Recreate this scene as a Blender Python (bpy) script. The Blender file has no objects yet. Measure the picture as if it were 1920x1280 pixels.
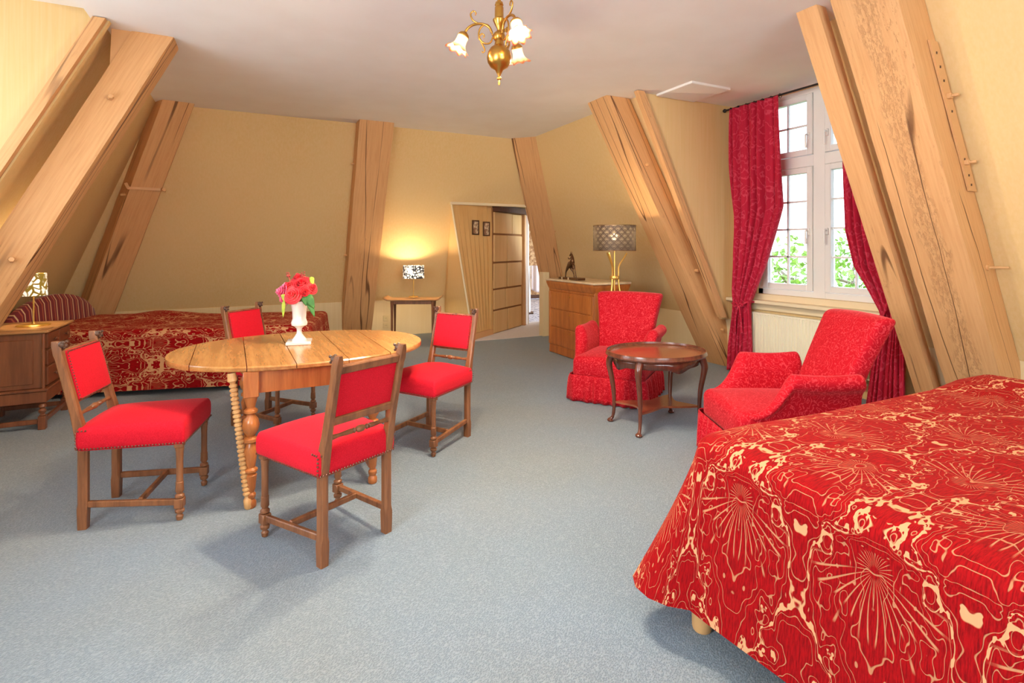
import bpy, bmesh, math, random
from math import sin, cos, pi, sqrt, atan2, radians
from mathutils import Vector, Matrix, noise
random.seed(7)
scene = bpy.context.scene
COL = scene.collection

# ------------------------------------------------------------------ frame of reference
# room axes: x = u (to the right facet), y = w (to the far facet).  camera at the origin, 1.35 m high.
TH = radians(26.0); CT, ST = cos(TH), sin(TH)
EYE = 1.35
def cam2room(X, Z, z=0.0):
    return Vector((X*CT + Z*ST, -X*ST + Z*CT, z))
def on_z(px, py, z=0.0):
    Z = (EYE - z)*1000.0/(py-465.0)
    return cam2room((px-960)/1000.0*Z, Z, z)
def on_u(px, py, u):
    r = (px-960)/1000.0; Z = u/(CT*r+ST)
    return Vector((u, (-ST*r+CT)*Z, EYE-(py-465)/1000.0*Z))

# ------------------------------------------------------------------ camera
cd = bpy.data.cameras.new('camera'); cam = bpy.data.objects.new('camera', cd); COL.objects.link(cam)
cam.location = (0, 0, EYE); cam.rotation_euler = (pi/2, 0, -TH)
cd.sensor_width = 36; cd.lens = 36*1000/1920.0; cd.shift_y = -175/1920.0
cd.clip_start = 0.05; cd.clip_end = 200
scene.camera = cam

# ------------------------------------------------------------------ world and light
wd = bpy.data.worlds.new('sky'); scene.world = wd; wd.use_nodes = True
wn = wd.node_tree; wn.nodes.clear()
wo = wn.nodes.new('ShaderNodeOutputWorld'); bg = wn.nodes.new('ShaderNodeBackground')
wt = wn.nodes.new('ShaderNodeTexCoord'); wx = wn.nodes.new('ShaderNodeSeparateXYZ')
wr = wn.nodes.new('ShaderNodeValToRGB')
wn.links.new(wt.outputs['Generated'], wx.inputs[0]); wn.links.new(wx.outputs['Z'], wr.inputs[0])
wr.color_ramp.elements[0].position = 0.0; wr.color_ramp.elements[0].color = (0.80, 0.86, 0.95, 1)
wr.color_ramp.elements[1].position = 0.6; wr.color_ramp.elements[1].color = (0.66, 0.80, 1.0, 1)
wn.links.new(wr.outputs[0], bg.inputs['Color']); bg.inputs['Strength'].default_value = 5.0
wn.links.new(bg.outputs[0], wo.inputs[0])

def area(name, loc, target, sx, sy, power, color, portal=False):
    l = bpy.data.lights.new(name, 'AREA'); l.shape = 'RECTANGLE'; l.size = sx; l.size_y = sy
    l.energy = power; l.color = color
    o = bpy.data.objects.new(name, l); COL.objects.link(o); o.location = loc
    d = Vector(target)-Vector(loc); o.rotation_euler = d.to_track_quat('-Z', 'Y').to_euler()
    if portal: l.cycles.is_portal = True
    return o
# daylight: left window, right portal; both rear lamps are added fill at unseen windows
area('daylight_left_window', (-2.10, 3.6, 1.95), (2.0, 2.6, 3.4), 1.5, 1.7, 30, (0.84, 0.92, 1.0))
area('fill_light_rear', (1.5, -3.22, 1.85), (1.5, 2.0, 4.2), 2.3, 1.7, 130, (0.92, 0.96, 1.0))  # added fill lamp behind the camera
area('fill_light_left_rear', (-2.10, 0.45, 1.9), (3.0, 2.2, 4.0), 1.7, 1.7, 165, (0.88, 0.94, 1.0))  # added fill lamp, lights the room from the left out of view
area('portal_right_window', (5.1, 3.35, 1.9), (0, 3.35, 1.9), 1.36, 2.1, 1, (1, 1, 1), True)
scene.view_settings.view_transform = 'Standard'
scene.view_settings.look = 'None'
scene.view_settings.gamma = 1.0
scene.view_settings.use_curve_mapping = False
scene.view_settings.exposure = 0.14
scene.cycles.max_bounces = 10
scene.cycles.diffuse_bounces = 6
scene.cycles.sample_clamp_indirect = 6
scene.cycles.use_denoising = True
scene.cycles.caustics_reflective = False; scene.cycles.caustics_refractive = False

# ------------------------------------------------------------------ materials
def lin(c):
    return tuple(((v/255.0)/12.92 if v <= 10.3 else (((v/255.0)+0.055)/1.055)**2.4) for v in c)
class S:
    """a shader socket or a number, with arithmetic"""
    def __init__(s, g, k): s.g = g; s.k = k
    def _op(s, op, *o):
        n = s.g.nodes.new('ShaderNodeMath'); n.operation = op
        for i, a in enumerate((s,)+o):
            a = a.k if isinstance(a, S) else a
            if isinstance(a, (int, float)): n.inputs[i].default_value = a
            else: s.g.links.new(a, n.inputs[i])
        return S(s.g, n.outputs[0])
    def __add__(s, o): return s._op('ADD', o)
    def __sub__(s, o): return s._op('SUBTRACT', o)
    def __mul__(s, o): return s._op('MULTIPLY', o)
    def __truediv__(s, o): return s._op('DIVIDE', o)
    def abs(s): return s._op('ABSOLUTE')
    def frac(s): return s._op('FRACT')
    def sin(s): return s._op('SINE')
    def floor(s): return s._op('FLOOR')
    def pingpong(s, o): return s._op('PINGPONG', o)
    def max(s, o): return s._op('MAXIMUM', o)
    def min(s, o): return s._op('MINIMUM', o)
    def sqrt(s): return s._op('SQRT')
    def pow(s, o): return s._op('POWER', o)
    def atan2(s, o): return s._op('ARCTAN2', o)
    def step(s, a, b):
        n = s.g.nodes.new('ShaderNodeMapRange'); n.interpolation_type = 'SMOOTHSTEP'
        s.g.links.new(s.k, n.inputs[0]); n.inputs[1].default_value = a; n.inputs[2].default_value = b
        return S(s.g, n.outputs[0])
class M:
    def __init__(s, name, rough=0.6, base=(200, 200, 200), metal=0.0, sheen=0.0, sheen_tint=None, spec=0.5, coat=0.0):
        m = s.m = bpy.data.materials.new(name); m.use_nodes = True
        s.g = m.node_tree; s.b = s.g.nodes['Principled BSDF']
        s.b.inputs['Base Color'].default_value = (*lin(base), 1)
        s.b.inputs['Roughness'].default_value = rough; s.b.inputs['Metallic'].default_value = metal
        s.b.inputs['Specular IOR Level'].default_value = spec
        s.b.inputs['Coat Weight'].default_value = coat; s.b.inputs['Coat Roughness'].default_value = 0.15
        if sheen:
            s.b.inputs['Sheen Weight'].default_value = sheen; s.b.inputs['Sheen Roughness'].default_value = 0.4
            if sheen_tint: s.b.inputs['Sheen Tint'].default_value = (*lin(sheen_tint), 1)
        s.tc = s.g.nodes.new('ShaderNodeTexCoord')
    def co(s, kind='Object', scale=(1, 1, 1), rot=(0, 0, 0)):
        mp = s.g.nodes.new('ShaderNodeMapping'); s.g.links.new(s.tc.outputs[kind], mp.inputs[0])
        mp.inputs['Scale'].default_value = scale; mp.inputs['Rotation'].default_value = rot
        return mp.outputs[0]
    def xyz(s, v):
        n = s.g.nodes.new('ShaderNodeSeparateXYZ'); s.g.links.new(v, n.inputs[0])
        return [S(s.g, o) for o in n.outputs]
    def comb(s, x, y, z=0.0):
        n = s.g.nodes.new('ShaderNodeCombineXYZ')
        for i, a in enumerate((x, y, z)):
            if isinstance(a, S): s.g.links.new(a.k, n.inputs[i])
            else: n.inputs[i].default_value = a
        return n.outputs[0]
    def noise(s, v, scale=5, detail=3, rough=0.5):
        n = s.g.nodes.new('ShaderNodeTexNoise'); s.g.links.new(v, n.inputs['Vector'])
        n.inputs['Scale'].default_value = scale; n.inputs['Detail'].default_value = detail; n.inputs['Roughness'].default_value = rough
        return S(s.g, n.outputs['Fac'])
    def voronoi(s, v, scale=5, feature='F1', rnd=1.0):
        n = s.g.nodes.new('ShaderNodeTexVoronoi'); s.g.links.new(v, n.inputs['Vector']); n.feature = feature
        n.inputs['Scale'].default_value = scale; n.inputs['Randomness'].default_value = rnd
        return S(s.g, n.outputs['Distance'])
    def mix(s, f, a, b):
        n = s.g.nodes.new('ShaderNodeMix'); n.data_type = 'RGBA'
        if isinstance(f, S): s.g.links.new(f.k, n.inputs[0])
        else: n.inputs[0].default_value = f
        for i, c in ((6, a), (7, b)):
            if isinstance(c, tuple): n.inputs[i].default_value = (*lin(c), 1)
            else: s.g.links.new(c, n.inputs[i])
        return n.outputs[2]
    def color(s, c): s.g.links.new(c, s.b.inputs['Base Color']); return s
    def rough(s, f): s.g.links.new(f.k, s.b.inputs['Roughness']); return s
    def bump(s, h, strength=0.3, dist=0.01):
        n = s.g.nodes.new('ShaderNodeBump'); s.g.links.new(h.k, n.inputs['Height'])
        n.inputs['Strength'].default_value = strength; n.inputs['Distance'].default_value = dist
        s.g.links.new(n.outputs[0], s.b.inputs['Normal']); return s

def m_wall(name, a, b, c):
    m = M(name, 0.75, a, spec=0.25); v = m.co('Object', (1, 1, 0.03)); n = m.noise(v, 55, 3, 0.6)
    big = m.noise(m.co('Object'), 0.7, 2)
    m.color(m.mix(n.step(0.2, 0.85), m.mix(big.step(0.3, 0.7), a, b), c)); m.bump(n, 0.06, 0.002); return m.m
WALL = m_wall('wall_fabric', (226, 196, 140), (223, 190, 130), (229, 200, 148))
KNEE = m_wall('knee_panel_paint', (230, 210, 166), (226, 205, 158), (233, 214, 172))
CREAM = M('cream_paint', 0.5, (232, 216, 180)).m
def m_ceiling():
    m = M('ceiling_paint', 0.85, (236, 232, 224), spec=0.2); n = m.noise(m.co('Object'), 3, 4)
    m.color(m.mix(n.step(0.3, 0.7), (244, 243, 240), (241, 239, 235))); m.bump(m.noise(m.co('Object'), 160, 2), 0.05, 0.002); return m.m
CEIL = m_ceiling()
def m_carpet():
    m = M('blue_grey_carpet', 0.95, (140, 150, 160), spec=0.1, sheen=0.2)
    o = m.co('Object'); x, y, z = m.xyz(o)
    n = m.noise(o, 320, 2, 0.6); big = m.noise(o, 0.8, 3)
    loops = m.voronoi(m.comb((x*0.9+y*0.44)*120.0, (y*0.9-x*0.44)*230.0), 1.0)
    f = (n*0.6 + loops*0.5).step(0.25, 0.85)
    m.color(m.mix(f, m.mix(big.step(0.35, 0.7), (98, 114, 128), (102, 112, 118)), m.mix(big.step(0.35, 0.7), (138, 153, 166), (140, 149, 154))))
    m.bump(loops, 0.5, 0.006); return m.m
CARPET = m_carpet()
def m_beam(name='painted_beam', strip=None):
    m = M(name, 0.55, (226, 186, 136), spec=0.35)
    uv = m.co('UV'); x, y, z = m.xyz(uv)
    w = m.noise(m.comb(x*5.0, y*0.22), 1.0, 1, 0.4)
    crack = (w-0.5).abs().step(0.010, 0.002)
    gate = m.noise(m.comb(x*2.0+7.0, y*0.5), 1.0, 2).step(0.42, 0.50)
    crack = crack*gate
    grain = m.noise(m.comb(x*60.0, y*2.5), 1.0, 4, 0.6)
    pit = m.noise(m.comb(x*44.0, y*11.0), 1.0, 5, 0.75)
    band = m.noise(m.comb(x*5.0+3.0, y*0.3), 1.0, 3).step(0.54, 0.64)
    rot = pit.step(0.56, 0.68)*band
    if strip is not None:
        wob = m.noise(m.comb(x*2.0, y*2.6), 1.0, 3)-0.5
        st = ((x+wob*0.16-strip).abs()).step(0.085, 0.045)
        rot = rot.max(m.noise(m.comb(x*55.0, y*15.0), 1.0, 4, 0.8).step(0.47, 0.62)*st)
    col = m.mix(grain.step(0.3, 0.8), (220, 172, 120), (206, 154, 102))
    col = m.mix(rot*0.35, col, (176, 122, 78))
    col = m.mix(crack*0.85, col, (96, 58, 34))
    m.color(col); m.bump((grain*0.25-rot*0.8-crack*2.0), 0.6, 0.008); return m.m
BEAM = m_beam(); BEAMROT = m_beam('eroded_beam', 1.48)
BEAMPLAIN = M('painted_iron', 0.5, (214, 166, 114)).m
def m_wood(name, a, b, rough=0.4, scale=1.0, coat=0.0, kind='Object', axis='z'):
    m = M(name, rough, a, coat=coat)
    sc = {'z': (14, 14, 1.2), 'x': (1.2, 14, 14), 'y': (14, 1.2, 14)}[axis]
    v = m.co(kind, tuple(k*scale for k in sc)); n = m.noise(v, 1.6, 5, 0.6); f = m.noise(v, 9, 3, 0.6)
    m.color(m.mix((n*0.75+f*0.25).step(0.28, 0.74), a, b)); m.bump(f, 0.1, 0.002); return m.m
GRAINED = m_wood('grained_panel', (224, 184, 124), (214, 168, 106), 0.45, 0.5)
CHAIRWOOD = m_wood('oak_chair_wood', (150, 98, 62), (98, 58, 34), 0.38)
DARKWOOD = m_wood('carved_dark_wood', (96, 64, 44), (54, 36, 26), 0.4)
TABLEWOOD = m_wood('table_top_wood', (198, 142, 82), (156, 100, 50), 0.22, 1.0, 0.3, axis='y')
TABLELEG = m_wood('table_leg_wood', (196, 120, 62), (150, 82, 38), 0.3, 1.0, 0.2)
PALELEG = m_wood('bobbin_leg_wood', (218, 172, 114), (186, 132, 78), 0.4)
MAHOG = m_wood('mahogany', (112, 62, 44), (70, 36, 28), 0.22, 1.0, 0.4)
MAHOGTOP = m_wood('mahogany_top', (150, 88, 58), (112, 60, 40), 0.2, 1.0, 0.5, axis='x')
CHEST = m_wood('brown_chest_wood', (134, 82, 54), (100, 56, 36), 0.35, 0.8, 0.15)
CHESTTOP = m_wood('chest_top_wood', (196, 148, 96), (160, 110, 66), 0.3, 1.0, 0.2, axis='x')
COMMODE = m_wood('walnut_commode', (196, 116, 52), (146, 76, 30), 0.3, 0.7, 0.3)
COMMODETOP = m_wood('pale_marble', (214, 192, 160), (200, 174, 138), 0.25, 0.4)
STONE = m_wood('limestone', (224, 188, 134), (210, 168, 112), 0.85, 0.25)
MORTAR = M('mortar', 0.95, (150, 104, 62)).m
OAKDARK = m_wood('dark_lintel', (96, 58, 36), (60, 36, 24), 0.6)
def m_redplain(name, a, b):
    m = M(name, 0.8, a, spec=0.15, sheen=0.2, sheen_tint=(255, 150, 150)); n = m.noise(m.co('Object'), 240, 2)
    m.color(m.mix(n.step(0.3, 0.7), a, b)); m.bump(n, 0.15, 0.002); return m.m
RED = m_redplain('red_upholstery', (212, 28, 48), (194, 18, 36))
def m_arabesque(name, a, b, s=1.0, amp=1.0):
    m = M(name, 0.75, a, spec=0.15, sheen=0.5, sheen_tint=(255, 130, 130)); o = m.co('Object', (s, s, s))
    n = m.noise(o, 9, 2, 0.5); l = ((n*7.0).frac()-0.5).abs().step(0.17, 0.05)
    fine = m.noise(o, 300, 2)
    m.color(m.mix(l*amp, m.mix(fine.step(0.3, 0.7), a, tuple(int(k*0.93) for k in a)), b)); m.bump(l, 0.15, 0.003); return m.m
VELVET = m_arabesque('red_cut_velvet', (180, 12, 32), (214, 62, 72), 2.2, 0.75)
CURTAIN = m_arabesque('crimson_damask', (186, 32, 60), (208, 74, 96), 0.8, 0.6)
def m_bedspread(name='red_leaf_damask', fat=0.0):
    m = M(name, 0.85, (190, 10, 20), spec=0.12, sheen=0.10, sheen_tint=(255, 120, 100))
    x, y, z = m.xyz(m.co('UV'))
    # half-drop repeat, 0.40 m across and 0.86 m long, mirrored about its axis: periodic 4-D coordinates
    A = y*(2*pi/0.40); Bb = x*(2*pi/0.86)
    ca, sa, cb, sb = (A+pi/2).sin(), A.sin(), (Bb+pi/2).sin(), Bb.sin()
    s2 = sa*sa; X4, Y4, Z4, W4 = ca*cb, ca*sb, s2*(Bb*2.0).sin()*0.8, s2*(Bb*2.0+pi/2).sin()*0.8
    def n4(off, scale, detail=1, rg=0.5):
        n = m.g.nodes.new('ShaderNodeTexNoise'); n.noise_dimensions = '4D'
        m.g.links.new(m.comb(X4+off, Y4, Z4-off), n.inputs['Vector']); m.g.links.new(W4.k, n.inputs['W'])
        n.inputs['Scale'].default_value = scale; n.inputs['Detail'].default_value = detail; n.inputs['Roughness'].default_value = rg
        return S(m.g, n.outputs['Fac'])-0.5
    pass
    cA = (A+pi/2).sin(); F = cA+cb+(Bb*1.0).sin()*cA*0.0
    grd = (sa*sa+sb*sb).sqrt()+0.12
    lob = (n4(0.0, 1.3, 0)*2.6+n4(4.0, 3.2, 0)*0.75)*(grd*0.6+0.4)
    G = (F+lob).abs()
    th = ((n4(5.0, 6.5, 0)*1.5).max(-0.03).min(0.12)+0.060+fat)*grd.min(1.0)
    br = (G-th).step(0.025, -0.01)
    sm = n4(9.0, 1.6, 1)
    q = (G*1.9+sm*2.4).frac()
    cont = (q-0.5).abs().step(0.055+fat*0.6, 0.024+fat*0.6)*G.step(0.10, 0.22)
    def fans(sa_, sb_):
        X = (A*0.5+sa_).sin().abs(); Y = (Bb*0.5+sb_).sin()+0.42
        r2 = (X*X*0.30+Y*Y).sqrt(); an = X.atan2(Y*1.6+0.02)
        return ((an*5.2+r2*1.9).frac()-0.5).abs().step(0.115, 0.05)*r2.step(0.04, 0.07)*((Y.step(0.02, 0.10)*(r2+sm*0.7).step(0.62, 0.50)).max(r2.step(0.20, 0.16)))*((A*0.5+sa_+pi/2).sin().abs()).step(0.2, 0.5)*((Bb*0.5+sb_+pi/2).sin().abs()).step(0.2, 0.5)
    fan = fans(0.0, 0.0).max(fans(pi/2, pi/2))
    br = br*(fan.max(0.0)*-0.3+1.0)
    line = br.max((cont*(0.60+fat*3)).max(fan*0.70))
    pile = m.noise(m.comb(x*26.0, y*240.0), 1.0, 4, 0.7)
    red = m.mix(pile.step(0.35, 0.7), (158, 8, 15), (108, 3, 8))
    m.color(m.mix(line, red, (200, 150, 108))); m.bump(pile*0.4-line*1.2, 0.35, 0.004); return m.m
SPREAD = m_bedspread(); SPREADFAR = m_bedspread('red_leaf_damask_bold', 0.085)
def m_stripes():
    m = M('striped_fabric', 0.8, (120, 40, 50), sheen=0.2); x, y, z = m.xyz(m.co('UV'))
    f = (x*10.0).frac(); g = (x*10.0+0.37).frac()
    c = m.mix(f.step(0.42, 0.46)*f.step(0.60, 0.56), (118, 34, 46), (222, 190, 150))
    c = m.mix(g.step(0.42, 0.46)*g.step(0.60, 0.56), c, (176, 92, 70)); m.color(c); return m.m
STRIPES = m_stripes()
BRASS = M('brass', 0.28, (196, 148, 72), metal=1.0).m
GOLD = M('gold_lacquer', 0.3, (226, 186, 96), metal=0.8).m
BRONZE = M('bronze', 0.35, (104, 74, 48), metal=0.7).m
IRON = M('black_iron', 0.5, (38, 34, 36), metal=0.4).m
STUD = M('nail_bronze', 0.35, (120, 74, 58), metal=0.6).m
STEEL = M('brushed_steel', 0.3, (190, 185, 170), metal=0.8).m
PVC = M('white_window_frame', 0.35, (238, 238, 234)).m
RADIATOR = M('radiator_enamel', 0.4, (236, 230, 204)).m
MILK = M('milk_glass', 0.15, (222, 219, 213), coat=0.5).m
OUTLET = M('outlet_plastic', 0.4, (228, 208, 160)).m
LIGHTWOOD = M('beech_leg', 0.5, (214, 168, 112)).m
BLACK = M('dark_void', 0.9, (30, 22, 16)).m
def m_glass():
    m = bpy.data.materials.new('window_glass'); m.use_nodes = True; g = m.node_tree; g.nodes.clear()
    o = g.nodes.new('ShaderNodeOutputMaterial'); t = g.nodes.new('ShaderNodeBsdfTransparent'); s = g.nodes.new('ShaderNodeBsdfGlossy')
    s.inputs['Roughness'].default_value = 0.02; x = g.nodes.new('ShaderNodeMixShader'); f = g.nodes.new('ShaderNodeFresnel'); f.inputs[0].default_value = 1.3
    t.inputs[0].default_value = (0.95, 0.97, 0.97, 1)
    g.links.new(f.outputs[0], x.inputs[0]); g.links.new(t.outputs[0], x.inputs[1]); g.links.new(s.outputs[0], x.inputs[2]); g.links.new(x.outputs[0], o.inputs[0]); return m
GLASS = m_glass()
def m_emit(name, col, strength):
    m = M(name, 0.5, col); m.b.inputs['Emission Color'].default_value = (*lin(col), 1); m.b.inputs['Emission Strength'].default_value = strength; return m.m
BULB = m_emit('lit_bulb', (255, 236, 200), 14.0)
def m_tulip():
    m = M('lit_tulip_glass', 0.3, (255, 214, 170)); x, y, z = m.xyz(m.co('UV'))
    c = m.mix(y.step(0.5, 0.85), (255, 226, 170), (214, 60, 34)); m.color(c)
    m.g.links.new(c, m.b.inputs['Emission Color']); s = y.step(0.85, 0.30)*2.2+0.12; m.g.links.new(s.k, m.b.inputs['Emission Strength'])
    t = m.g.nodes.new('ShaderNodeBsdfTranslucent'); t.inputs[0].default_value = (1.0, 0.82, 0.6, 1); a = m.g.nodes.new('ShaderNodeMixShader'); a.inputs[0].default_value = 0.7
    m.g.links.new(m.b.outputs[0], a.inputs[1]); m.g.links.new(t.outputs[0], a.inputs[2]); m.g.links.new(a.outputs[0], m.g.nodes['Material Output'].inputs[0]); return m.m
TULIP = m_tulip()
def m_laceshade(name, em, dark):
    m = M(name, 0.7, (246, 240, 226)); x, y, z = m.xyz(m.co('UV'))
    n = m.noise(m.comb(x, y), 9, 2)-0.5
    e = m.voronoi(m.comb(x*1.0+n*0.06, y+n*0.06), 26.0, 'DISTANCE_TO_EDGE'); l = e.step(0.20, 0.10)*m.noise(m.comb(x, y), 12, 1).step(0.36, 0.48)
    c = m.mix(l, (255, 246, 224), dark); m.color(c); m.g.links.new(c, m.b.inputs['Emission Color'])
    m.b.inputs['Emission Strength'].default_value = em; return m.m
LACE = m_laceshade('lit_lace_shade', 1.1, (50, 48, 50))
LACEGOLD = m_laceshade('lit_branch_shade', 0.9, (120, 96, 30))
def m_scaleshade():
    m = M('scale_pattern_shade', 0.5, (70, 56, 46), metal=0.3); x, y, z = m.xyz(m.co('UV'))
    # overlapping fish scales of fan lines
    sx, sy = 0.075, 0.036
    row = (y/sy).floor(); off = row.pingpong(1.0)*(sx*0.5)
    cx = ((x+off)/sx).frac()-0.5; cy = (y/sy).frac()
    r = (cx*cx*4.0+cy*cy).sqrt(); ang = cy.atan2(cx)
    rim = (r-0.90).abs().step(0.16, 0.11); fan = ((ang*3.2).frac()-0.5).abs().step(0.34, 0.24)*r.step(0.30, 0.4)
    solid = rim.max(fan)
    t = m.g.nodes.new('ShaderNodeBsdfTranslucent'); t.inputs[0].default_value = (0.20, 0.17, 0.14, 1)
    tr = m.g.nodes.new('ShaderNodeBsdfTransparent'); tr.inputs[0].default_value = (0.42, 0.38, 0.33, 1)
    a = m.g.nodes.new('ShaderNodeMixShader'); a.inputs[0].default_value = 0.35
    m.g.links.new(t.outputs[0], a.inputs[1]); m.g.links.new(tr.outputs[0], a.inputs[2])
    b = m.g.nodes.new('ShaderNodeMixShader'); m.g.links.new(solid.k, b.inputs[0]); m.g.links.new(a.outputs[0], b.inputs[1]); m.g.links.new(m.b.outputs[0], b.inputs[2])
    m.g.links.new(b.outputs[0], m.g.nodes['Material Output'].inputs[0]); return m.m
SCALES = m_scaleshade()
def m_petal(name, a, b):
    m = M(name, 0.6, a, sheen=0.2); n = m.noise(m.co('Object'), 30, 2); m.color(m.mix(n.step(0.3, 0.7), a, b)); return m.m
P_RED = m_petal('red_petal', (222, 24, 42), (196, 8, 24)); P_CORAL = m_petal('coral_petal', (240, 66, 72), (226, 36, 50))
P_PINK = m_petal('pink_petal', (240, 120, 160), (232, 80, 120)); P_LEAF = m_petal('leaf_green', (70, 130, 54), (44, 98, 40))
P_LIME = m_petal('lime_leaf', (190, 206, 70), (150, 180, 50)); P_BERRY = m_petal('berry_red', (176, 70, 60), (140, 50, 46))
FOLIAGE = m_petal('garden_foliage', (150, 180, 70), (96, 140, 50)); BARK = m_petal('bark', (140, 120, 96), (110, 90, 70))
def m_rug():
    m = M('patterned_rug', 0.9, (176, 168, 170)); o = m.co('Object'); w = m.noise(o, 3.5, 4, 0.6); l = ((w*8.0).frac()-0.5).abs().step(0.16, 0.06)
    m.color(m.mix(l, (196, 190, 192), (84, 80, 104))); return m.m
RUG = m_rug()
def m_paper():
    m = M('mottled_wallpaper', 0.8, (170, 130, 90)); o = m.co('Object'); n = m.noise(o, 14, 4, 0.7)
    m.color(m.mix(n.step(0.42, 0.58), (150, 108, 70), (206, 172, 128))); return m.m
PAPER = m_paper()
def m_picture():
    m = M('small_print', 0.4, (190, 160, 120)); o = m.co('Object'); n = m.noise(o, 22, 3); m.color(m.mix(n.step(0.4, 0.6), (224, 204, 170), (150, 110, 84))); return m.m
PRINT = m_picture()
LAWN = m_petal('lawn', (130, 160, 80), (110, 140, 70))
CLOTH = M('white_cloth', 0.8, (226, 214, 214)).m
THRESH = m_petal('pale_linoleum', (214, 212, 214), (206, 204, 208))
# ------------------------------------------------------------------ mesh helpers
def V(*a): return Vector(a)
def new_bm():
    bm = bmesh.new(); bm.loops.layers.uv.new('UVMap'); return bm
def obj(name, bm, mat, parent=None, smooth=False, loc=None, rot=None, mods=None):
    me = bpy.data.meshes.new(name); bmesh.ops.recalc_face_normals(bm, faces=bm.faces[:]); bm.to_mesh(me); bm.free()
    for m in (mat if isinstance(mat, (list, tuple)) else [mat]): me.materials.append(m)
    if smooth is True:
        for p in me.polygons: p.use_smooth = True
    o = bpy.data.objects.new(name, me); COL.objects.link(o)
    if parent is not None: o.parent = parent
    if loc is not None: o.location = loc
    if rot is not None: o.rotation_euler = rot
    if smooth == 'auto':
        for p in me.polygons: p.use_smooth = True
        e = o.modifiers.new('auto', 'EDGE_SPLIT'); e.split_angle = radians(38)
    return o
def clone(o, name, parent, loc=None, rot=None, scale=None):
    c = bpy.data.objects.new(name, o.data); COL.objects.link(c); c.parent = parent
    for m in o.modifiers:
        n = c.modifiers.new(m.name, m.type)
        if m.type == 'EDGE_SPLIT': n.split_angle = m.split_angle
    if loc is not None: c.location = loc
    if rot is not None: c.rotation_euler = rot
    if scale is not None: c.scale = scale
    return c
def tag(o, label=None, cat=None, group=None, kind=None):
    if label: o['label'] = label
    if cat: o['category'] = cat
    if group: o['group'] = group
    if kind: o['kind'] = kind
    return o
def thing(name, label, cat, loc=(0, 0, 0), rz=0.0, group=None):
    o = bpy.data.objects.new(name, None); COL.objects.link(o); o.location = loc; o.rotation_euler = (0, 0, rz); o.empty_display_size = 0.1
    return tag(o, label, cat, group)
def struct(name, bm, mat, parent=None, **k):
    o = obj(name, bm, mat, parent, **k)
    if parent is None: o['kind'] = 'structure'
    return o
def box(bm, c, s, rz=0.0, bev=0.0, mtx=None):
    """box of full size s centred on c"""
    m = Matrix.Translation(V(*c)) @ Matrix.Rotation(rz, 4, 'Z')
    if mtx is not None: m = Matrix.Translation(V(*c)) @ mtx
    r = bmesh.ops.create_cube(bm, size=1.0); vs = r['verts']
    for v in vs: v.co = V(v.co.x*s[0], v.co.y*s[1], v.co.z*s[2])
    if bev > 0:
        es = list({e for v in vs for e in v.link_edges})
        q = bmesh.ops.bevel(bm, geom=es, offset=bev, segments=1, affect='EDGES'); vs = list({v for f in q['faces'] for v in f.verts} | {v for v in vs if v.is_valid})
    for v in vs: v.co = m @ v.co
    return vs
def boxb(lo, hi, bev=0.0):
    bm = new_bm(); box(bm, [(a+b)/2 for a, b in zip(lo, hi)], [b-a for a, b in zip(lo, hi)], bev=bev); return bm
def quad(bm, pts, uvs=None):
    f = bm.faces.new([bm.verts.new(p) for p in pts])
    if uvs:
        l = bm.loops.layers.uv.active
        for lp, uv in zip(f.loops, uvs): lp[l].uv = uv
    return f
def poly(*pts):
    bm = new_bm(); quad(bm, pts); return bm
def slab(pts, off):
    """closed prism: polygon pts pushed by vector off"""
    bm = new_bm(); a = [bm.verts.new(p) for p in pts]; b = [bm.verts.new(V(*p)+V(*off)) for p in pts]
    bm.faces.new(a); bm.faces.new(b[::-1]); n = len(a)
    for i in range(n): bm.faces.new((a[i], a[(i+1) % n], b[(i+1) % n], b[i]))
    return bm
def lathe(bm, prof, c=(0, 0, 0), n=20, axis=None, cap=True):
    """prof: [(r, z)] turned about the vertical through c"""
    mt = Matrix.Translation(V(*c))
    if axis is not None: mt = mt @ V(*axis).to_track_quat('Z', 'Y').to_matrix().to_4x4()
    rings = []
    uvl = bm.loops.layers.uv.active
    for r, z in prof:
        rings.append([bm.verts.new(mt @ V(r*cos(2*pi*i/n), r*sin(2*pi*i/n), z)) for i in range(n)])
    z0 = prof[0][1]; zt = prof[-1][1]-z0 or 1
    for k in range(len(rings)-1):
        for i in range(n):
            j = (i+1) % n
            f = bm.faces.new((rings[k][i], rings[k][j], rings[k+1][j], rings[k+1][i]))
            for lp, (a, b) in zip(f.loops, ((i, k), (i+1, k), (i+1, k+1), (i, k+1))):
                lp[uvl].uv = (2*pi*a/n*max(p[0] for p in prof), prof[b][1]-z0)
    if cap:
        bm.faces.new(rings[0][::-1]); bm.faces.new(rings[-1])
    return rings
def tube(bm, pts, rad, n=8, cap=True):
    pts = [V(*p) for p in pts]; rads = rad if isinstance(rad, (list, tuple)) else [rad]*len(pts); rings = []
    up = V(0, 0, 1); prev = None
    for i, p in enumerate(pts):
        t = (pts[min(i+1, len(pts)-1)]-pts[max(i-1, 0)]).normalized()
        if prev is None:
            a = t.cross(up if abs(t.z) < 0.95 else V(1, 0, 0)).normalized()
        else:
            a = (prev-t*prev.dot(t)).normalized()
        prev = a; b = t.cross(a)
        rings.append([bm.verts.new(p+(a*cos(2*pi*k/n)+b*sin(2*pi*k/n))*rads[i]) for k in range(n)])
    for r0, r1 in zip(rings, rings[1:]):
        for k in range(n): bm.faces.new((r0[k], r0[(k+1) % n], r1[(k+1) % n], r1[k]))
    if cap: bm.faces.new(rings[0][::-1]); bm.faces.new(rings[-1])
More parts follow.
